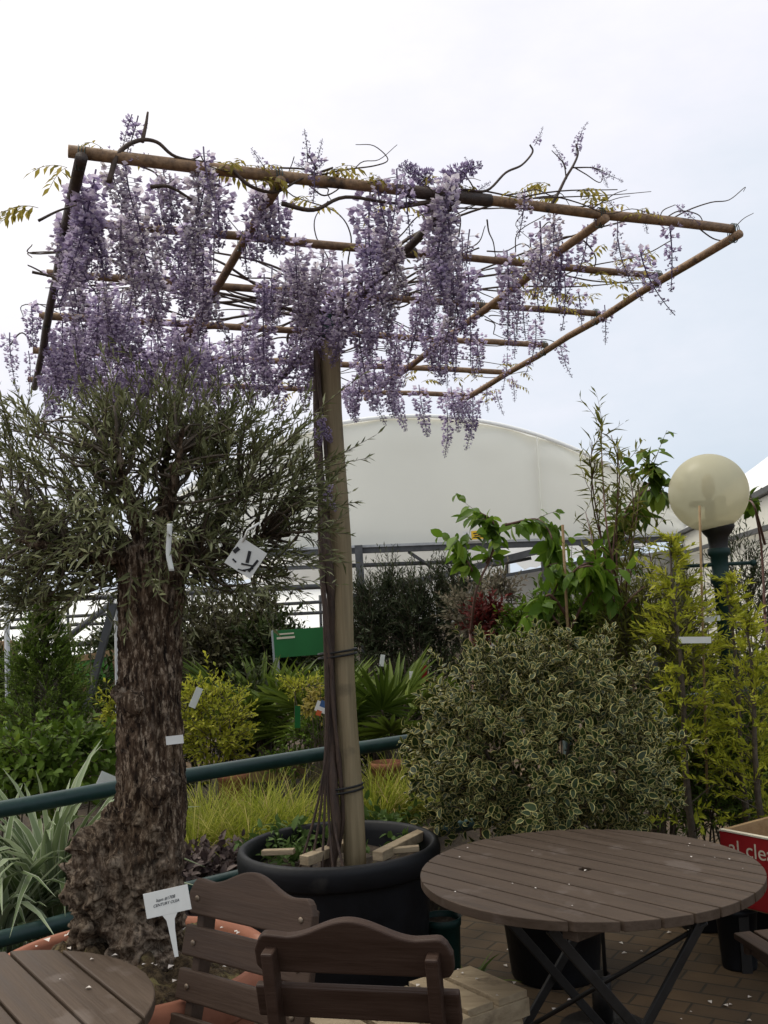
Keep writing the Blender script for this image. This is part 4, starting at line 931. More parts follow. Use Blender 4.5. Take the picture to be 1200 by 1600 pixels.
plain_pot('plant_pot', 'black plastic pot under the variegated shrub', bc[0], BY, .22, .36, M['tub'], 'black plastic pots')
q = aty(1150, 1430, 4.25); plain_pot('plant_pot', 'black pot standing under the front of the red crate', q[0], 4.25, .085, .24, M['tub'], 'black plastic pots')
q = aty(690, 1440, 4.05)
plain_pot('plant_pot', 'small dark green pot between the tub and the large table', q[0], 4.05, .075, q[2] + .02, M['lampgreen'], 'black plastic pots')

# ------------------------------------------------------------------ strap, grass and fan plants
def blades(name, label, cat, base, n, ln, wid, mat, arch=.9, spread=.5, group=None, seg=7, upk=1.0):
    rt = thing(name, label, cat, tuple(base), group=group)
    a = rng.random(n) * 2 * PI; sp = spread * (.25 + .9 * rng.random(n)); lnn = ln * (.55 + .6 * rng.random(n))
    t_ = np.linspace(0, 1, seg)
    hd = np.stack([np.cos(a), np.sin(a), 0 * a], 1)
    d = unit(hd * sp[:, None] + np.array([0, 0, upk]))
    g = arch * (.5 + .8 * rng.random(n))
    P = (d[:, None] * (lnn[:, None] * t_)[..., None] + (hd * .5 + np.array([0, 0, -1.0]))[:, None] * (lnn[:, None] * g[:, None] * t_ ** 2.2 * .6)[..., None])
    P += (rng.normal(size=(n, 1, 3)) * (.03, .03, 0)) * ln
    sd_ = np.stack([-np.sin(a), np.cos(a), 0 * a], 1); sd_ = unit(sd_ + rng.normal(size=(n, 3)) * .25)
    wv = wid * (np.sin(PI * (t_ * .92 + .08) ** .7) ** .8 + .02)
    wv[-1] = .0005
    nrm2 = np.cross(unit(np.gradient(P, axis=1)), sd_[:, None])
    Vl = P - sd_[:, None] * wv[None, :, None] / 2 + nrm2 * wv[None, :, None] * .15; Vc = P; Vr = P + sd_[:, None] * wv[None, :, None] / 2 + nrm2 * wv[None, :, None] * .15
    V = np.stack([Vl, Vc, Vr], 2).reshape(-1, 3)
    f = []
    for i in range(seg - 1):
        b_ = i * 3; f += [[b_, b_ + 1, b_ + 4, b_ + 3], [b_ + 1, b_ + 2, b_ + 5, b_ + 4]]
    f = np.array(f); f = (f[None] + (np.arange(n) * seg * 3)[:, None, None]).reshape(-1, 4)
    r = np.repeat(rng.random(n), seg * 3); E = np.tile(np.array([1, 0, 1.] * seg), n)
    MB().add((V, f), r, E).build('blade', mat, rt); return rt
q = aty(75, 1420, 4.3); blades('strap_leaf_plant', 'large clump of arching grey green strap leaves behind the railing', 'plant', (q[0], 4.3, .22), 130, 1.08, .034, L['strap'], .9, .42, 'strap leaved plants')
q = aty(10, 1400, 4.15); blades('strap_leaf_plant', 'pale strap leaf clump at the left edge of the bed', 'plant', (q[0], 4.1, .22), 80, .9, .034, L['strap'], .95, .65, 'strap leaved plants')
sed = [(300, 1300, 4.9), (340, 1295, 5.1), (385, 1290, 5.0), (430, 1285, 5.2), (470, 1285, 5.15), (410, 1300, 5.3), (320, 1290, 5.4), (585, 1275, 5.6), (615, 1275, 5.7), (640, 1285, 5.8)]
words = ['beside the olive trunk', 'second from the olive trunk', 'above the purple leaved plants', 'in the middle of the bed left of the post', 'just left of the wisteria stems', 'nearest the left rim of the black tub', 'in front by the purple leaved plants', 'just right of the pergola post', 'behind the tub midway to the bush', 'beside the variegated bush']
for (x, y, Y), wd in zip(sed, words):
    q = aty(x, y, Y); blades('sedge', 'yellow green grassy sedge clump ' + wd, 'ornamental grass', (q[0], Y, .2), 420, .66, .0052, L['sedge'], .75, .5, 'golden sedge clumps', 6)
for i, (x, Y, lb) in enumerate(((300, 4.45, 'purple grey low leafy plant close to the olive trunk'), (340, 4.6, 'purple grey low leafy plant left of the tub rim'), (265, 4.35, 'purple grey low leafy plant partly hidden by the olive trunk'))):
    q = aty(x, 1330, Y); shrub('heuchera', lb, 'plant', (q[0], Y, .2), (q[0], Y, .36), (.20, .18, .15), 110, TB, L['purple'], 5, .055, .07, 'purple leaved bed plants', stems=3, twig_r=.0012)
q = aty(710, 1470, 3.95); blades('grass_tuft', 'small bright green grass tuft growing from the paving behind the large table', 'weed', (q[0] + .04, 3.98, 0), 40, .26, .016, L['palm'], .8, .7)

def fan_palm(name, label, base, n, R, stalk, spread=1.0):
    rt = thing(name, label, 'palm', tuple(base)); mb, tw = MB(), MB()
    for i in range(n):
        a = i * 2.4 + rng.normal() * .2; el = .35 + 1.0 * (i / n)
        d = np.array([math.cos(a) * math.cos(el) * spread, math.sin(a) * math.cos(el) * spread, math.sin(el)]); d = unit(d)
        s0 = np.array([0, 0, .35]); e = s0 + d * stalk * (.8 + .4 * rng.random())
        tw.add(tube(smooth_path([s0, (s0 + e) / 2 + (0, 0, .03), e], 4), np.linspace(.008, .005, 9), 5))
        x = unit(np.cross(d, (0, 0, 1))); z = np.cross(x, d); nb = 26; th = np.linspace(-1.9, 1.9, nb) + rng.normal(size=nb) * .03
        ld = np.cos(th)[:, None] * d + np.sin(th)[:, None] * x - z * (.12 * np.abs(np.sin(th)))[:, None] + rng.normal(size=(nb, 3)) * .04
        VF, E, kk = scatter(leaf_t(.085, .5, .12, 3), np.tile(e, (nb, 1)), ld, np.tile(z, (nb, 1)), R * (.85 + .25 * np.cos(th)) * (.9 + .2 * rng.random(nb)))
        mb.add(VF, np.repeat(rng.random(nb) * .5 + .5 * rng.random(), kk), E)
    tw.add(tube([(0, 0, 0), (0, 0, .2), (0, 0, .4)], [.06, .055, .05], 10))
    tw.build('trunk', M['twig'], rt); mb.build('frond', L['palm'], rt); return rt
q = aty(500, 1120, 6.6); fan_palm('fan_palm', 'fan palm with spiky green fronds behind the post left side', (q[0], 6.6, .22), 11, .33, .34)
q = aty(610, 1130, 6.5); fan_palm('fan_palm', 'fan palm with upright fronds right of the post by the bush', (q[0], 6.5, .22), 9, .33, .32)
q = aty(410, 1090, 6.9); fan_palm('fan_palm', 'fan palm with one narrow upright frond below the green sign', (q[0], 6.9, .22), 7, .34, .42)

# ------------------------------------------------------------------ shrubs and trees behind
def sh(name, label, cat, px, top, bot, hw, Y, n, T, mat, nleaf, size, slen, **kw):
    a, b_ = aty(px, top, Y), aty(px, bot, Y); c = (a + b_) / 2; rx = hw / F * Y
    z0 = kw.pop('z0', 0.0)
    return shrub(name, label, cat, (c[0], Y, z0), c, (rx, rx * kw.pop('ry', .8), (a[2] - b_[2]) / 2), n, T, mat, nleaf, size, slen, **kw)
def conifer(name, label, px, top, bot, hw, Y, n, mat, size, dens=14, group=None, powr=.8, up=.9, mat_t='twig', slen=.16, open_=0):
    a, b_ = aty(px, top, Y), aty(px, bot, Y); rt = thing(name, label, 'conifer', (b_[0], Y, 0), group=group); H = a[2]; z0 = max(b_[2], .05)
    mb, tw = MB(), MB(); R_ = hw / F * Y
    tt = rng.random(n) ** .8; ph = rng.random(n) * 6.28
    prof_ = R_ * np.clip((1 - tt) ** powr, .02, 1) * (.55 + .55 * rng.random(n)) * np.array([1 + .5 * nz((t_ * 5, math.cos(p_) * 1.5, math.sin(p_) * 1.5)) for t_, p_ in zip(tt, ph)])
    st = np.stack([prof_ * np.cos(ph), prof_ * np.sin(ph), z0 + (H - z0) * tt * .97], 1)
    d = np.stack([np.cos(ph), np.sin(ph), up + 0 * ph], 1) + rng.normal(size=(n, 3)) * .25
    foliage_on(mb, tw, leaf_t(.3, .1, .1, 1), st - unit(d) * slen * .3, d, slen * (.6 + .7 * rng.random(n)) * (1.1 - .5 * tt), dens, size, grav=.05, ang=.65, twig_r=.0015, jit=.3)
    zs = np.linspace(0, H * .97, 8); tw.add(tube(np.stack([.01 * np.sin(zs * 7), 0 * zs, zs], 1), np.linspace(.022, .004, 8), 7))
    k_ = n // 5; tw.add(vtubes(np.stack([np.stack([0 * st[:k_, 0], 0 * st[:k_, 0], st[:k_, 2] - .08], 1), st[:k_] * (.5, .5, 1) - (0, 0, .04), st[:k_]], 1), np.tile([.004, .003, .002], (k_, 1)), 3))
    tw.build('trunk', M[mat_t], rt); mb.build('foliage', mat, rt); return rt
conifer('thuja', 'dark green cone shaped conifer left of the olive trunk', 75, 925, 1260, 105, 5.6, 1100, L['thuja'], .035, 16)
sh('leafy_shrub', 'mid green broad leaved shrub above the railing at the left', 'shrub', 100, 1125, 1260, 95, 5.0, 170, TB, L['mid'], 8, .065, .16, grav=.2)
sh('leafy_shrub', 'dark leafy shrub at the far left edge behind the strap leaves', 'shrub', 10, 1140, 1290, 60, 5.1, 110, TB, L['mid'], 8, .055, .14)
sh('golden_shrub', 'golden yellow leaved shrub right of the olive trunk', 'shrub', 330, 1050, 1215, 62, 6.0, 260, T1, L['yellow'], 9, .042, .12, up=.7)
sh('golden_shrub', 'small golden leaved shrub peeping left of the olive trunk', 'shrub', 180, 1075, 1160, 22, 6.3, 60, T1, L['yellow'], 9, .042, .1)
sh('clipped_shrub', 'flat topped yellow green shrub just left of the pergola post', 'shrub', 472, 1062, 1085, 34, 6.0, 90, T1, L['yellow'], 7, .03, .07, stems=3)
sh('clipped_shrub', 'round green shrub under the flat topped one left of the post', 'shrub', 490, 1120, 1170, 36, 5.8, 90, T1, L['mid'], 7, .035, .08)
sh('clipped_shrub', 'bronze green shrub touching the wisteria stems', 'shrub', 495, 1085, 1125, 24, 5.7, 50, TB, L['young'], 6, .035, .08)
sh('leafy_shrub', 'low green shrub behind the railing left of the post', 'shrub', 450, 1170, 1215, 42, 5.9, 80, T1, L['mid'], 7, .035, .08)
for i, (x, top, bot, hw, Y, mt, lb) in enumerate(((385, 1060, 1220, 55, 7.0, 'dark', 'dark green bushy shrub between the golden shrub and the palms'), (300, 930, 1090, 75, 8.6, 'brownish', 'tall brownish dark shrub directly right of the olive trunk'), (390, 935, 1080, 62, 8.4, 'brownish', 'tall brownish dark shrub under the square tag'), (455, 985, 1090, 50, 8.8, 'dark', 'dark shrub behind the green sign post'), (345, 955, 1120, 60, 7.8, 'brownish', 'brown green shrub above the golden shrub'), (420, 970, 1120, 48, 7.6, 'dark', 'dark green shrub left of the green sign'), (215, 950, 1080, 60, 8.2, 'dark', 'dark green shrub just behind the top of the olive trunk'), (150, 1040, 1240, 80, 7.4, 'dark', 'dark green shrub filling between conifer and trunk'), (20, 1010, 1180, 70, 7.8, 'dark', 'dark green shrub behind the conifer at the left edge'), (560, 1060, 1220, 70, 7.8, 'dark', 'dark shrub behind the pergola post'), (660, 1050, 1250, 80, 7.4, 'dark', 'dark shrub behind the left side of the bush'), (240, 1080, 1260, 70, 6.9, 'dark', 'dark shrub hidden mostly behind the olive trunk'))):
    sh('dark_shrub', lb, 'shrub', x, top, bot, hw, Y, 400 if top < 1000 else 260, T1, L[mt], 10, .065, .2, group='dark nursery shrubs', lump=.35)
# row of small olive trees in the nursery behind
lbl = ['nearest the post', 'second from the post', 'third from the post', 'fourth from the post', 'nearest the red shrub']
for i, (x, top) in enumerate(((575, 900), (610, 880), (648, 885), (685, 872), (725, 868))):
    q = aty(x, top + 95, 7.2 + .15 * (i % 2)); Y = q[1]
    rt = sh('young_olive', 'slim dark grey green olive standard in the row, ' + lbl[i], 'tree', x, top + 15, 1065, 36, Y, 190, TO, L['olivefar'], 16, .055, .22, up=1.3, group='row of young olive trees', stems=5, lump=.2)
    MB().add(tube([(0, 0, 0), (.01, 0, .5), (0, 0, 1.25)], [.016, .014, .01], 7)).build('trunk', M['twig'], rt)
sh('red_shrub', 'dark red leaved shrub above the left shoulder of the bush', 'shrub', 765, 940, 1010, 32, 5.7, 110, T1, L['red'], 9, .045, .1, up=.8)
sh('pale_shrub', 'pale pinkish variegated shrub left of the red shrub', 'shrub', 735, 905, 1010, 40, 6.0, 110, T1, L['pinkish'], 9, .04, .13, up=.8)
sh('pale_shrub', 'pale pinkish shrub right behind the red shrub', 'shrub', 785, 895, 960, 28, 6.2, 60, T1, L['pinkish'], 8, .04, .12, up=.8)

def arching(name, label, cat, Y, paths, mat, T, size, nl, twig='redtwig', r0=.008, side=0, slen=.16, hang=.5, nside=3, t0=.35):
    P0 = aty(*paths[0][0], Y); rt = thing(name, label, cat, (P0[0], Y, 0)); O_ = np.array(rt.location); mb, tw = MB(), MB()
    for pth in paths:
        P = smooth_path([aty(x, y, Y + .12 * rng.normal() * (i > 0)) for i, (x, y) in enumerate(pth)], 8) - O_
        tw.add(tube(P, np.linspace(r0, r0 * .35, len(P)), 6)); n = len(P)
        i0 = int(n * t0); idx = rng.integers(i0, n, max(nl, 1)); tan = unit(np.gradient(P, axis=0))
        pos = P[idx]; d = rdir(nl) * .8 + tan[idx] * .5 + np.array([0, 0, -hang])
        VF, E, kk = scatter(T, pos, d, np.tile([0, 0, 1.], (nl, 1)) + rng.normal(size=(nl, 3)) * .4, size * (.6 + .7 * rng.random(nl)))
        mb.add(VF, np.repeat(rng.random(nl), kk), E)
        if nside:
            j = rng.integers(i0, n, nside); foliage_on(mb, tw, T, P[j], rdir(nside) + tan[j] * .8 + (0, 0, .2), slen * (.6 + .8 * rng.random(nside)), 7, size * .9, grav=.3 * hang, ang=1.0, twig_r=.002, leaf_up=-hang)
    tw.add(tube([(0, 0, 0), P[0] * 0 + (0, 0, max((aty(*paths[0][0], Y) - O_)[2], .1))], [r0 * 1.3, r0], 7))
    tw.build('stem', M[twig], rt); mb.build('foliage', mat, rt); return rt
arching('cherry_sapling', 'bright green leafy sapling arching before the yellow warning sign', 'tree', 5.4, [[(735, 990), (745, 920), (768, 870), (785, 828), (830, 812), (862, 835)], [(745, 910), (735, 885), (722, 865), (712, 838)], [(760, 880), (772, 850), (770, 815), (745, 798)], [(790, 820), (840, 812), (862, 840), (858, 868)]], L['fresh'], TB, .10, 34, hang=.8)
arching('leafy_sapling', 'broad leaved green sapling behind the bamboo cane', 'tree', 5.1, [[(890, 985), (880, 930), (900, 890), (930, 880), (950, 905)], [(890, 970), (860, 930), (840, 950), (822, 965)], [(885, 940), (890, 900), (915, 885), (940, 890)], [(890, 985), (920, 930), (950, 915), (960, 940)], [(880, 985), (860, 950), (875, 900), (870, 880)]], L['fresh'], TB, .105, 40, hang=1.1)
arching('leafy_sapling', 'green leafy sapling with dark top leaf left of the lamp globe', 'tree', 5.6, [[(965, 985), (962, 900), (965, 830), (990, 780), (1020, 765), (1035, 772)], [(965, 860), (960, 830), (950, 880)], [(1000, 775), (1020, 745), (1022, 722)], [(965, 900), (955, 860), (975, 810), (1000, 790)]], L['mid'], TB, .105, 34, hang=.9)
arching('leafy_sapling', 'spray of green leaves right of the lamp globe', 'tree', 5.7, [[(1195, 960), (1190, 860), (1180, 800), (1172, 775)], [(1195, 850), (1178, 790), (1165, 782)]], L['mid'], TB, .09, 9, hang=.8, nside=1, t0=.7)
wp = []
for (x1, y1) in ((940, 658), (925, 690), (955, 680), (965, 700), (985, 745), (930, 720), (1000, 760), (915, 800), (1010, 840), (975, 830), (1040, 900), (990, 870)):
    wp.append([(965 + rng.normal() * 10, 990), (962 + (x1 - 962) * .5, (990 + y1) / 2 + 20), (x1 + rng.normal() * 6, y1 + 60), (x1, y1)])
arching('willow_shrub', 'tall wispy narrow leaved shrub left of the lamp globe', 'shrub', 5.3, wp, L['willow'], TN, .085, 34, hang=-.1, r0=.006, nside=4, slen=.16, t0=.35)
for i, (x, top, bot, hw, Y, mt, lb) in enumerate(((1000, 915, 1090, 75, 5.15, 'willow', 'yellow green feathery shrub behind the right shoulder of the bush'), (930, 940, 1040, 60, 5.5, 'mid', 'mid green shrub behind the top of the bush'), (1060, 900, 1100, 50, 5.7, 'willow', 'olive green feathery shrub left of the lamp column'), (850, 950, 1040, 60, 5.6, 'mid', 'green shrub under the broad leaved sapling'))):
    sh('feathery_shrub', lb, 'shrub', x, top, bot, hw, Y, 240, TN if mt == 'willow' else T1, L[mt], 12, .055, .18, up=.9, group='mixed shrubs behind the bush')
conifer('golden_conifer', 'tall golden feathery conifer in front of the lamp column', 1080, 822, 1290, 60, 4.75, 170, L['gold'], .042, 20, 'golden feathery conifers', .45, .5, slen=.20)
conifer('golden_conifer', 'golden conifer just right of the lamp column', 1165, 890, 1260, 42, 4.9, 120, L['gold'], .04, 20, 'golden feathery conifers', .45, .4, slen=.2)
conifer('golden_conifer', 'golden conifer at the right edge of the picture', 1190, 950, 1280, 52, 4.6, 110, L['gold'], .04, 20, 'golden feathery conifers', .45, .4, slen=.2)
for (x, top, bot, hw, Y, lb) in ((1110, 1110, 1330, 75, 5.1, 'dark green bush below the golden conifers behind the table'), (1190, 1090, 1330, 60, 5.3, 'dark green bush at the right edge above the red crate'), (1040, 1060, 1300, 60, 5.4, 'dark bush squeezed between variegated shrub and conifers')):
    sh('dark_shrub', lb, 'shrub', x, top, bot, hw, Y, 480, TN, L['thuja'], 12, .06, .2, group='dark nursery shrubs', up=.8)
sh('young_olive', 'loose grey green olive right of the lamp by the wall', 'tree', 1170, 840, 1060, 60, 6.6, 150, TO, L['olivefar'], 16, .055, .25, up=1.2, group='row of young olive trees')
for (x, Y, lb) in ((1090, 4.75, 'black pot at the foot of the tall golden conifer'), (1140, 4.9, 'black pot under the golden conifer right of the lamp'), (1190, 4.6, 'black pot under the golden conifer beside the red crate')):
    q = aty(x, 1300, Y); plain_pot('plant_pot', lb, q[0], Y, .13, .26, M['tub'], 'black plastic pots')
# far dark hedge trees closing the view
fl = ['at the far left', 'left of the olive trunk', 'behind the olive trunk', 'behind the green sign', 'behind the pergola post', 'behind the young olives', 'behind the red shrub', 'behind the leafy sapling', 'behind the lamp', 'at the far right']
for i in range(10):
    x = -20 + i * 140; sh('hedge_tree', 'dark evergreen screen shrub ' + fl[i], 'shrub', x, 1010, 1130, 95, 11.0, 150, T1, L['dark'], 9, .12, .35, group='dark evergreen screen', ry=.6)
    
# ------------------------------------------------------------------ polytunnels and frames
TY = 22.0
def tunnel(name, label, cx, hw, eave, rise, y0, y1, ang=0, fold=True):
    rt = thing(name, label, 'polytunnel', (cx, y0, 0), ang); nx, nzv = 61, 24; xs = np.linspace(-1, 1, nx)
    arch = lambda t_: eave + rise * (1 - abs(t_) ** 2.1)
    V = []; f = []
    for i, t_ in enumerate(xs):
        for j in range(nzv):
            s = j / (nzv - 1); z = eave + (arch(t_) - eave) * s; x = hw * t_
            edge = max(0, 1 - (1 - s) * (arch(t_) - eave) / .9)
            bul = .10 * edge ** 3
            wr = .05 * nz((x * .8, s * 1.2, 3.3)) + edge * .12 * nz((x * 1.9, s * 3, 8.1)) + .05 * math.exp(-((x - 2.9) / .12) ** 2)
            V.append([x, bul + wr, z])
    for i in range(nx - 1):
        for j in range(nzv - 1): a_ = i * nzv + j; f.append([a_, a_ + nzv, a_ + nzv + 1, a_ + 1])
    MB().add((np.array(V), f)).build('end_wall', M['tent'], rt)
    for t_ in (-.62, -.2, .455):
        P = np.array([[hw * t_ + .02 * nz((0, z, t_)), -.06, z] for z in np.linspace(eave, arch(t_) - .05, 12)]); MB().add(tube(P, .018, 6)).build('seam', M['tent'], rt)
    P = np.array([[hw * t_, -.03, arch(t_)] for t_ in xs]); MB().add(tube(P, .045, 8)).build('edge_hem', M['tentwhite'], rt)
    ny = 16; V = []; f = []; dep = y1 - y0
    for j in range(ny):
        for i, t_ in enumerate(xs): V.append([hw * t_, -.02 + (dep) * j / (ny - 1), arch(t_) - .035 * (j == 0) + .0 + (.05 * math.cos(j * PI) if 0 < j else 0)])
    for j in range(ny - 1):
        for i in range(nx - 1): a_ = j * nx + i; f.append([a_, a_ + 1, a_ + nx + 1, a_ + nx])
    MB().add((np.array(V), f)).build('roof', M['tentroof'], rt)
    return rt
cA = aty(630, 850, TY)
ev = aty(630, 856, TY)[2]
tA = tunnel('polytunnel', 'big white fabric polytunnel with rounded roof behind the post', cA[0], 480 / F * TY, ev, 2.85, TY, 52)
A0 = np.array(tA.location)
def bar(root, pts, r, name, mat='steel', n=8):
    return MB().add(tube(np.array([aty(*p) if len(p) == 3 else p for p in pts]) - np.array(root.location), r, n)).build(name, M[mat], root)
def beamb(root, a, b_, w_, h_, name, mat='steel'):
    return MB().add(beam(aty(*a) - np.array(root.location), aty(*b_) - np.array(root.location), w_, h_)).build(name, M[mat], root, smooth=False)
beamb(tA, (150, 874, TY - .3), (1110, 838, TY - .3), .2, .17, 'gutter_beam')
beamb(tA, (150, 869, TY - .42), (1110, 833.5, TY - .42), .06, .05, 'gutter_lip', 'galv')
bar(tA, [(300, 893, TY - .2), (735, 877, TY - .2)], .045, 'tie_rod')
beamb(tA, (480, 952, TY - .8), (875, 852, TY - .4), .12, .14, 'canopy_beam')
beamb(tA, (700, 915, TY - .5), (1000, 862, TY - .5), .08, .07, 'canopy_trim')
for (a_, b_) in (((638, 862), (680, 890)), ((830, 850), (858, 868)), ((905, 850), (945, 880)), ((768, 884), (830, 872)), ((792, 880), (792, 896))): bar(tA, [(*a_, TY - .3), (*b_, TY - .3)], .035, 'brace')
for x in (850, 1060, 560, 330): beamb(tA, (x, 852, TY - .5), (x + 12, 1040, TY - .5), .16, .16, 'column')
MB().add((np.array([aty(730, 908, TY - .1), aty(1000, 866, TY - .1), aty(1110, 850, TY - .1), aty(1110, 1040, TY - .1), aty(730, 1040, TY - .1)]) - A0, [[4, 3, 2, 1, 0]])).build('side_sheet', M['panel'], tA, smooth=False)
MB().add(box(aty(600, 885, TY + 31) - A0 + (0, 0, -1.0), (13, .1, 4.6))).build('rear_sheet', M['tentroof'], tA, smooth=False)
# warning sign on the tunnel
ws = thing('warning_sign', 'small yellow warning sign with triangle on the polytunnel', 'sign', tuple(aty(743, 836, TY - .62)), rot=(0, -.03, 0))
k_ = TY / F
MB().add(box((3 * k_, 0, 0), (38 * k_, .02, 13 * k_))).build('panel', M['yellow'], ws, smooth=False)
MB().add(box((-13 * k_, -.012, 0), (13 * k_, .012, 13.5 * k_))).build('white_field', M['white'], ws, smooth=False)
V, f = prism([(-18.5 * k_, -5 * k_), (-7.5 * k_, -5 * k_), (-13 * k_, 5 * k_)], -.004, .004); V = V[:, [0, 2, 1]] + (0, -.024, 0); MB().add((V, f)).build('triangle', M['ink'], ws, smooth=False)
V, f = prism([(-16.7 * k_, -4 * k_), (-9.3 * k_, -4 * k_), (-13 * k_, 2.8 * k_)], -.004, .004); V = V[:, [0, 2, 1]] + (0, -.03, 0); MB().add((V, f)).build('triangle_fill', M['yellow'], ws, smooth=False)
MB().add(box((7.5 * k_, -.014, 2.6 * k_), (22 * k_, .006, 1.6 * k_))).add(box((8 * k_, -.014, -.6 * k_), (20 * k_, .006, 1.3 * k_))).add(box((7 * k_, -.014, -3.4 * k_), (22 * k_, .006, 1.3 * k_))).build('print', M['ink'], ws, smooth=False)

# second tunnel at the right, its gutter running towards the camera
g0, g1 = np.array([6.4, 22.0]), np.array([4.55, 11.8]); ax = unit(g1 - g0); sd2 = np.array([-ax[1], ax[0]]); sd2 = sd2 if sd2[0] > 0 else -sd2
tB = thing('polytunnel', 'nearer white fabric polytunnel at the right edge behind the lamp', 'polytunnel', (g0[0], g0[1], 0)); B0_ = np.array([g0[0], g0[1]])
HWB, RB, EZ = 6.0, 2.7, 2.62; ny, nx = 24, 31; V = []; f = []
end = g0 + ax * 13.5
for j in range(ny):
    p_ = g0 + (end - g0) * j / (ny - 1)
    for i in range(nx):
        t_ = i / (nx - 1) * 2 - 1; q = p_ + sd2 * HWB * (t_ + 1) - B0_
        V.append([q[0], q[1], EZ + RB * (1 - abs(t_) ** 2.1) + .03 * math.cos(j * PI) + .05 * nz((q[0], q[1], t_ * 2))])
for j in range(ny - 1):
    for i in range(nx - 1): a_ = j * nx + i; f.append([a_, a_ + 1, a_ + nx + 1, a_ + nx])
MB().add((np.array(V), f)).build('roof', M['tentwhite'], tB)
def gb(z, off, w_, h_, nm, mt): 
    a_, b_ = g0 - B0_ + sd2 * off, end - B0_ + sd2 * off; MB().add(beam((*a_, z), (*b_, z), w_, h_)).build(nm, M[mt], tB, smooth=False)
gb(2.57, -.05, .12, .07, 'gutter', 'steel'); gb(2.12, -.12, .06, .06, 'side_rail', 'steel'); gb(1.1, -.02, .03, 2.85, 'side_sheet', 'tent')
for j in range(5):
    q = g0 + (end - g0) * (j / 4) - B0_; MB().add(tube([(q[0], q[1], 0), (q[0], q[1], 2.5)], .05, 10)).build('column', M['steel'], tB)

# shade house behind the left plants: pale sheets with dark horizontal bars
HY = 15.5; sh_ = thing('greenhouse', 'pale greenhouse with dark horizontal bars behind the olive', 'greenhouse', tuple(aty(260, 1040, HY) * (1, 1, 0))); H0 = np.array(sh_.location)
def quad(root, pts, Y, name, mat):
    P = np.array([aty(x, y, Y) for x, y in pts]) - np.array(root.location); V, f = P, [[0, 1, 2, 3]]
    o = MB().add((V, f)).build(name, M[mat], root, smooth=False); s_ = o.modifiers.new('t', 'SOLIDIFY'); s_.thickness = .02; return o
V = np.array([aty(-60, 1075, HY + .4), aty(545, 1045, HY + .4), aty(545, 905, HY + 7), aty(-60, 937, HY + 7)]) - H0; MB().add((V, [[0, 1, 2, 3]])).build('glazing', M['tentwhite'], sh_, smooth=False)
for i, y in enumerate((944, 968, 985, 1012, 1040)):
    bar(sh_, [(-60, y + (5 if i % 2 else 0), HY), (545, y - 30, HY)], .026 if i % 3 else .042, 'glazing_bar')
for x in (-20, 45, 105, 170, 235, 300, 365, 430, 500): bar(sh_, [(x, 930, HY + .1), (x + 5, 1075, HY + .1)], .022, 'upright')
bar(sh_, [(180, 938, HY - .2), (95, 1005, HY - .2)], .05, 'diagonal_brace')
# near galvanised frame: two posts and brace
fr = thing('metal_frame', 'galvanised frame of upright posts and brace behind the olive trunk', 'frame', tuple(aty(184, 1240, 6.5) * (1, 1, 0)))
bar(fr, [(184, 938, 6.5), (189, 1330, 6.5)], .024, 'post', 'galv'); bar(fr, [(10, 930, 6.6), (16, 1340, 6.6)], .018, 'post', 'galv')
beamb(fr, (178, 942, 6.45), (134, 1110, 6.45), .05, .04, 'brace', 'steel')
sg = thing('framed_board', 'green board in a timber frame left of the olive trunk', 'board', tuple(aty(150, 1048, 7.6)), rot=(0, -.13, 0)); k_ = 7.6 / F
MB().add(box((0, 0, 0), (70 * k_, .02, 40 * k_))).build('panel', M['lightgreen'], sg, smooth=False)
for (x, z, a_, b_) in ((0, 23, 84, 9), (0, -23, 84, 9), (33, 0, 8, 40), (-38, 0, 8, 40)): MB().add(box((x * k_, -.012, z * k_), (a_ * k_, .04, b_ * k_))).build('frame', M['tanwood'], sg, smooth=False)
gs = thing('bed_sign', 'green rectangular sign on a white post left of the pergola post', 'sign', tuple(aty(442, 1180, 7.3)), rot=(0, -.03, 0)); k_ = 7.3 / F; zt = 180 * k_
MB().add(box((0, 0, zt / 2 - .0), (9 * k_, .03, zt + 24 * k_))).build('post', M['galv'], gs, smooth=False)
MB().add(box((42 * k_, -.018, zt - 10 * k_), (86 * k_, .012, 42 * k_))).build('panel', M['greensign'], gs, smooth=False)
MB().add(box((18 * k_, -.026, zt + 5 * k_), (26 * k_, .004, 2.2 * k_))).add(box((18 * k_, -.026, zt - 1 * k_), (28 * k_, .004, 3.2 * k_))).build('print', M['cream'], gs, smooth=False)
# timbers at the back of the bed
for (a_, b_, lb, mt) in (((395, 1205, 5.9), (470, 1198, 6.1), 'pale end of a timber sleeper behind the railing left of the post', 'tanwood'), ((610, 1215, 6.2), (690, 1200, 6.6), 'timber sleeper behind the railing beside the bush', 'tanwood'), ((-20, 1015, 8.4), (20, 1012, 8.4), 'brown timber rail at the left edge behind the conifer', 'tanwood'), ((-20, 1120, 8.4), (18, 1115, 8.4), 'lower brown timber rail at the left edge', 'tanwood')):
    p0, p1 = aty(*a_), aty(*b_); c = (p0 + p1) / 2; o = MB().add(beam(p0 - c, p1 - c, .1, .12)).build('timber_sleeper', M[mt], smooth=False, bevel=.004, loc=tuple(c)); tag(o, lb, 'timber', 'timber sleepers')
for (x, y, Y, lb) in ((603, 1190, 6.0, 'small orange terracotta pot by the railing right of the post'), (365, 1205, 5.75, 'small terracotta pot behind the railing under the golden shrub')):
    q = aty(x, y, Y); plain_pot('terracotta_flowerpot', lb, q[0], Y, .09, max(q[2] - .2, .1), M['terracotta'], 'small terracotta pots', .2)

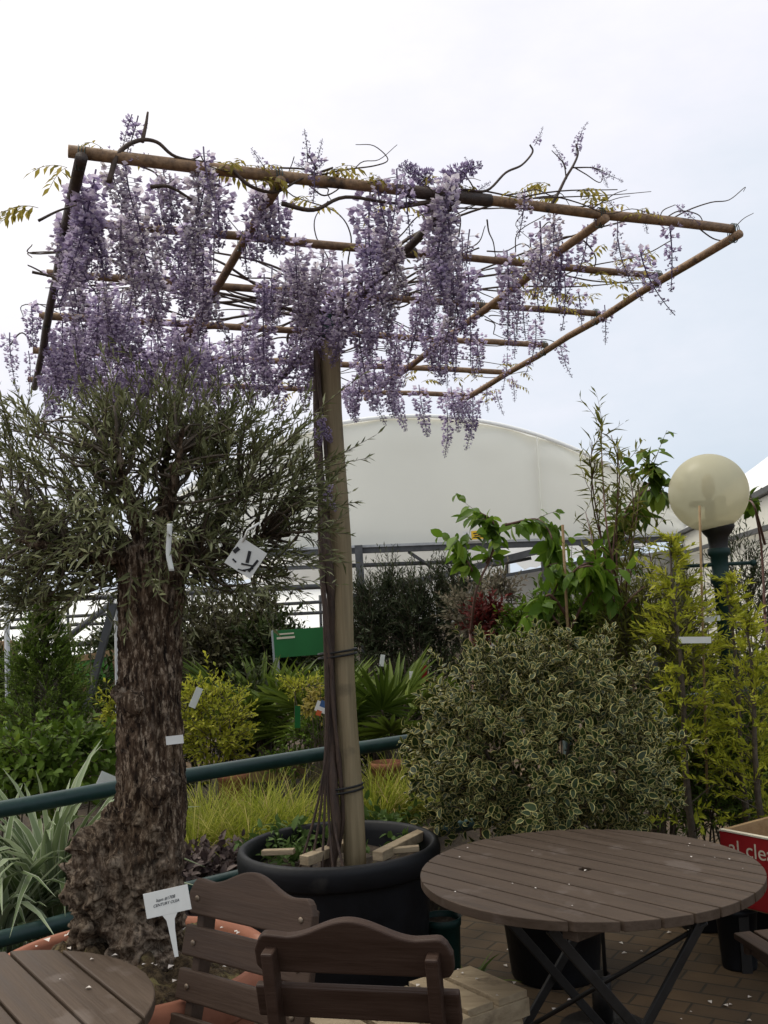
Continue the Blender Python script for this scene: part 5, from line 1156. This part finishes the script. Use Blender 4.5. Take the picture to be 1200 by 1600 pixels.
# ------------------------------------------------------------------ canes and small labels
def cane(a_, b_, Y, r, lb, mat='tanwood'):
    p0, p1 = aty(*a_, Y), aty(*b_, Y); o = MB().add(tube([p1 * 0, (p0 - p1) * .5, p0 - p1], r, 8)).build('bamboo_cane', M[mat], loc=tuple(p1)); tag(o, lb, 'cane', 'garden canes')
cane((879, 820), (893, 1100), 5.0, .007, 'bamboo cane standing up through the broad leaved sapling')
cane((1093, 790), (1105, 1240), 4.8, .006, 'thin cane tied behind the tall golden conifer')
cane((648, 1040), (652, 1100), 6.9, .008, 'thin cane among the palms left of the bush')
for a in ((1086, 1000, 4.6, 54, 10, .05, 'white', 'long white blank strip label stuck out from the golden conifer'), (1113, 967, 4.85, 24, 8, -.1, 'white', 'short white label against the lamp column'),
          (1022, 1032, 4.9, 14, 26, .3, 'pavedgrey', 'dark grey hanging label right of the bush top'), (306, 1090, 5.6, 11, 32, .45, 'white', 'pale green white label leaning in the golden shrub'),
          (168, 1222, 4.2, 32, 24, .5, 'white', 'white card behind the top rail left of the olive trunk'), (502, 1105, 5.3, 18, 16, .4, 'white', 'blue and white printed label by the wisteria stems'),
          (597, 1032, 6.8, 7, 18, .2, 'white', 'white tag on a young olive right of the post'), (663, 1052, 6.7, 9, 24, 0, 'red', 'red and green label among the palms left of the bush'), (643, 1062, 6.7, 6, 26, 0, 'white', 'slim white label stake among the palms'),
          (465, 1120, 5.6, 9, 34, .05, 'greensign', 'green upright label below the flat topped shrub'), (955, 1098, 4.2, 0, 0, 0, None, None)):
    if a[7]: plate('plant_label', a[0], a[1], a[2], a[3], a[4], a[5], M[a[6]], a[7], 'plant label', 'small plant labels', yaw=rng.normal() * .3)
plate('plant_label', 505, 1100, 5.27, 9, 10, .4, M['blue'], 'blue half of the printed label by the wisteria stems', 'plant label', 'small plant labels')
plate('plant_label', 498, 1114, 5.27, 8, 8, .4, M['orange'], 'orange scrap of label by the wisteria stems', 'plant label', 'small plant labels')

# ------------------------------------------------------------------ fallen petals on paving, tables and boards
pos = []
for i in range(34):
    q = atz(700 + rng.random() * 480, 1440 + rng.random() * 170, 0); pos.append((q[0], q[1], .004, 1))
for i in range(16):
    a = rng.random() * 6.28; r = .46 * rng.random() ** .5; pos.append((.55 + r * math.cos(a), 3.104 + r * math.sin(a), .7225, .45))
for i in range(13):
    a = rng.random() * 6.28; r = .38 * rng.random() ** .5; pos.append((-.95 + r * math.cos(a), 2.205 + r * math.sin(a), .7225, .6))
for i in range(26):
    q = P0 + dB * rng.random() * lB + dP * rng.random() * .5; pos.append((q[0], q[1], .4225, .7))
for i in range(50):
    a = rng.random() * 6.28; r = .33 * rng.random() ** .5; pos.append((OC[0] + r * math.cos(a), OC[1] + r * math.sin(a), .575 + .085 * (1 - (r / .345) ** 2) + .02, 1.0))
for i in range(14):
    a = rng.random() * 6.28; r = .3 * rng.random() ** .5; pos.append((-.234 + r * math.cos(a), 3.979 + r * math.sin(a), .56, .8))
pos = np.array(pos); n = len(pos); a = rng.random(n) * 6.28
VF, E, kk = scatter((np.array([[0, 0, 0], [-.4, .5, .25], [0, .5, .05], [.4, .5, .25], [0, 1, .1]]), np.array([[0, 2, 1], [0, 3, 2], [1, 2, 4], [2, 3, 4]]), np.zeros(5)), pos[:, :3], np.stack([np.cos(a), np.sin(a), 0 * a], 1), np.tile([0, 0, 1.], (n, 1)), .020 * pos[:, 3] * (.5 + .8 * rng.random(n)))
o = MB().add(VF, .5).build('fallen_petals', M['petal']); tag(o, 'scattered pale fallen petals on paving and furniture', 'petals', kind='stuff')

# ------------------------------------------------------------------ render settings
SC.view_settings.view_transform = 'Standard'; SC.view_settings.look = 'None'; SC.view_settings.gamma = 1; SC.view_settings.exposure = .22
SC.view_settings.use_curve_mapping = False
SC.cycles.max_bounces = 6; SC.cycles.diffuse_bounces = 3; SC.cycles.transparent_max_bounces = 8; SC.cycles.use_denoising = True
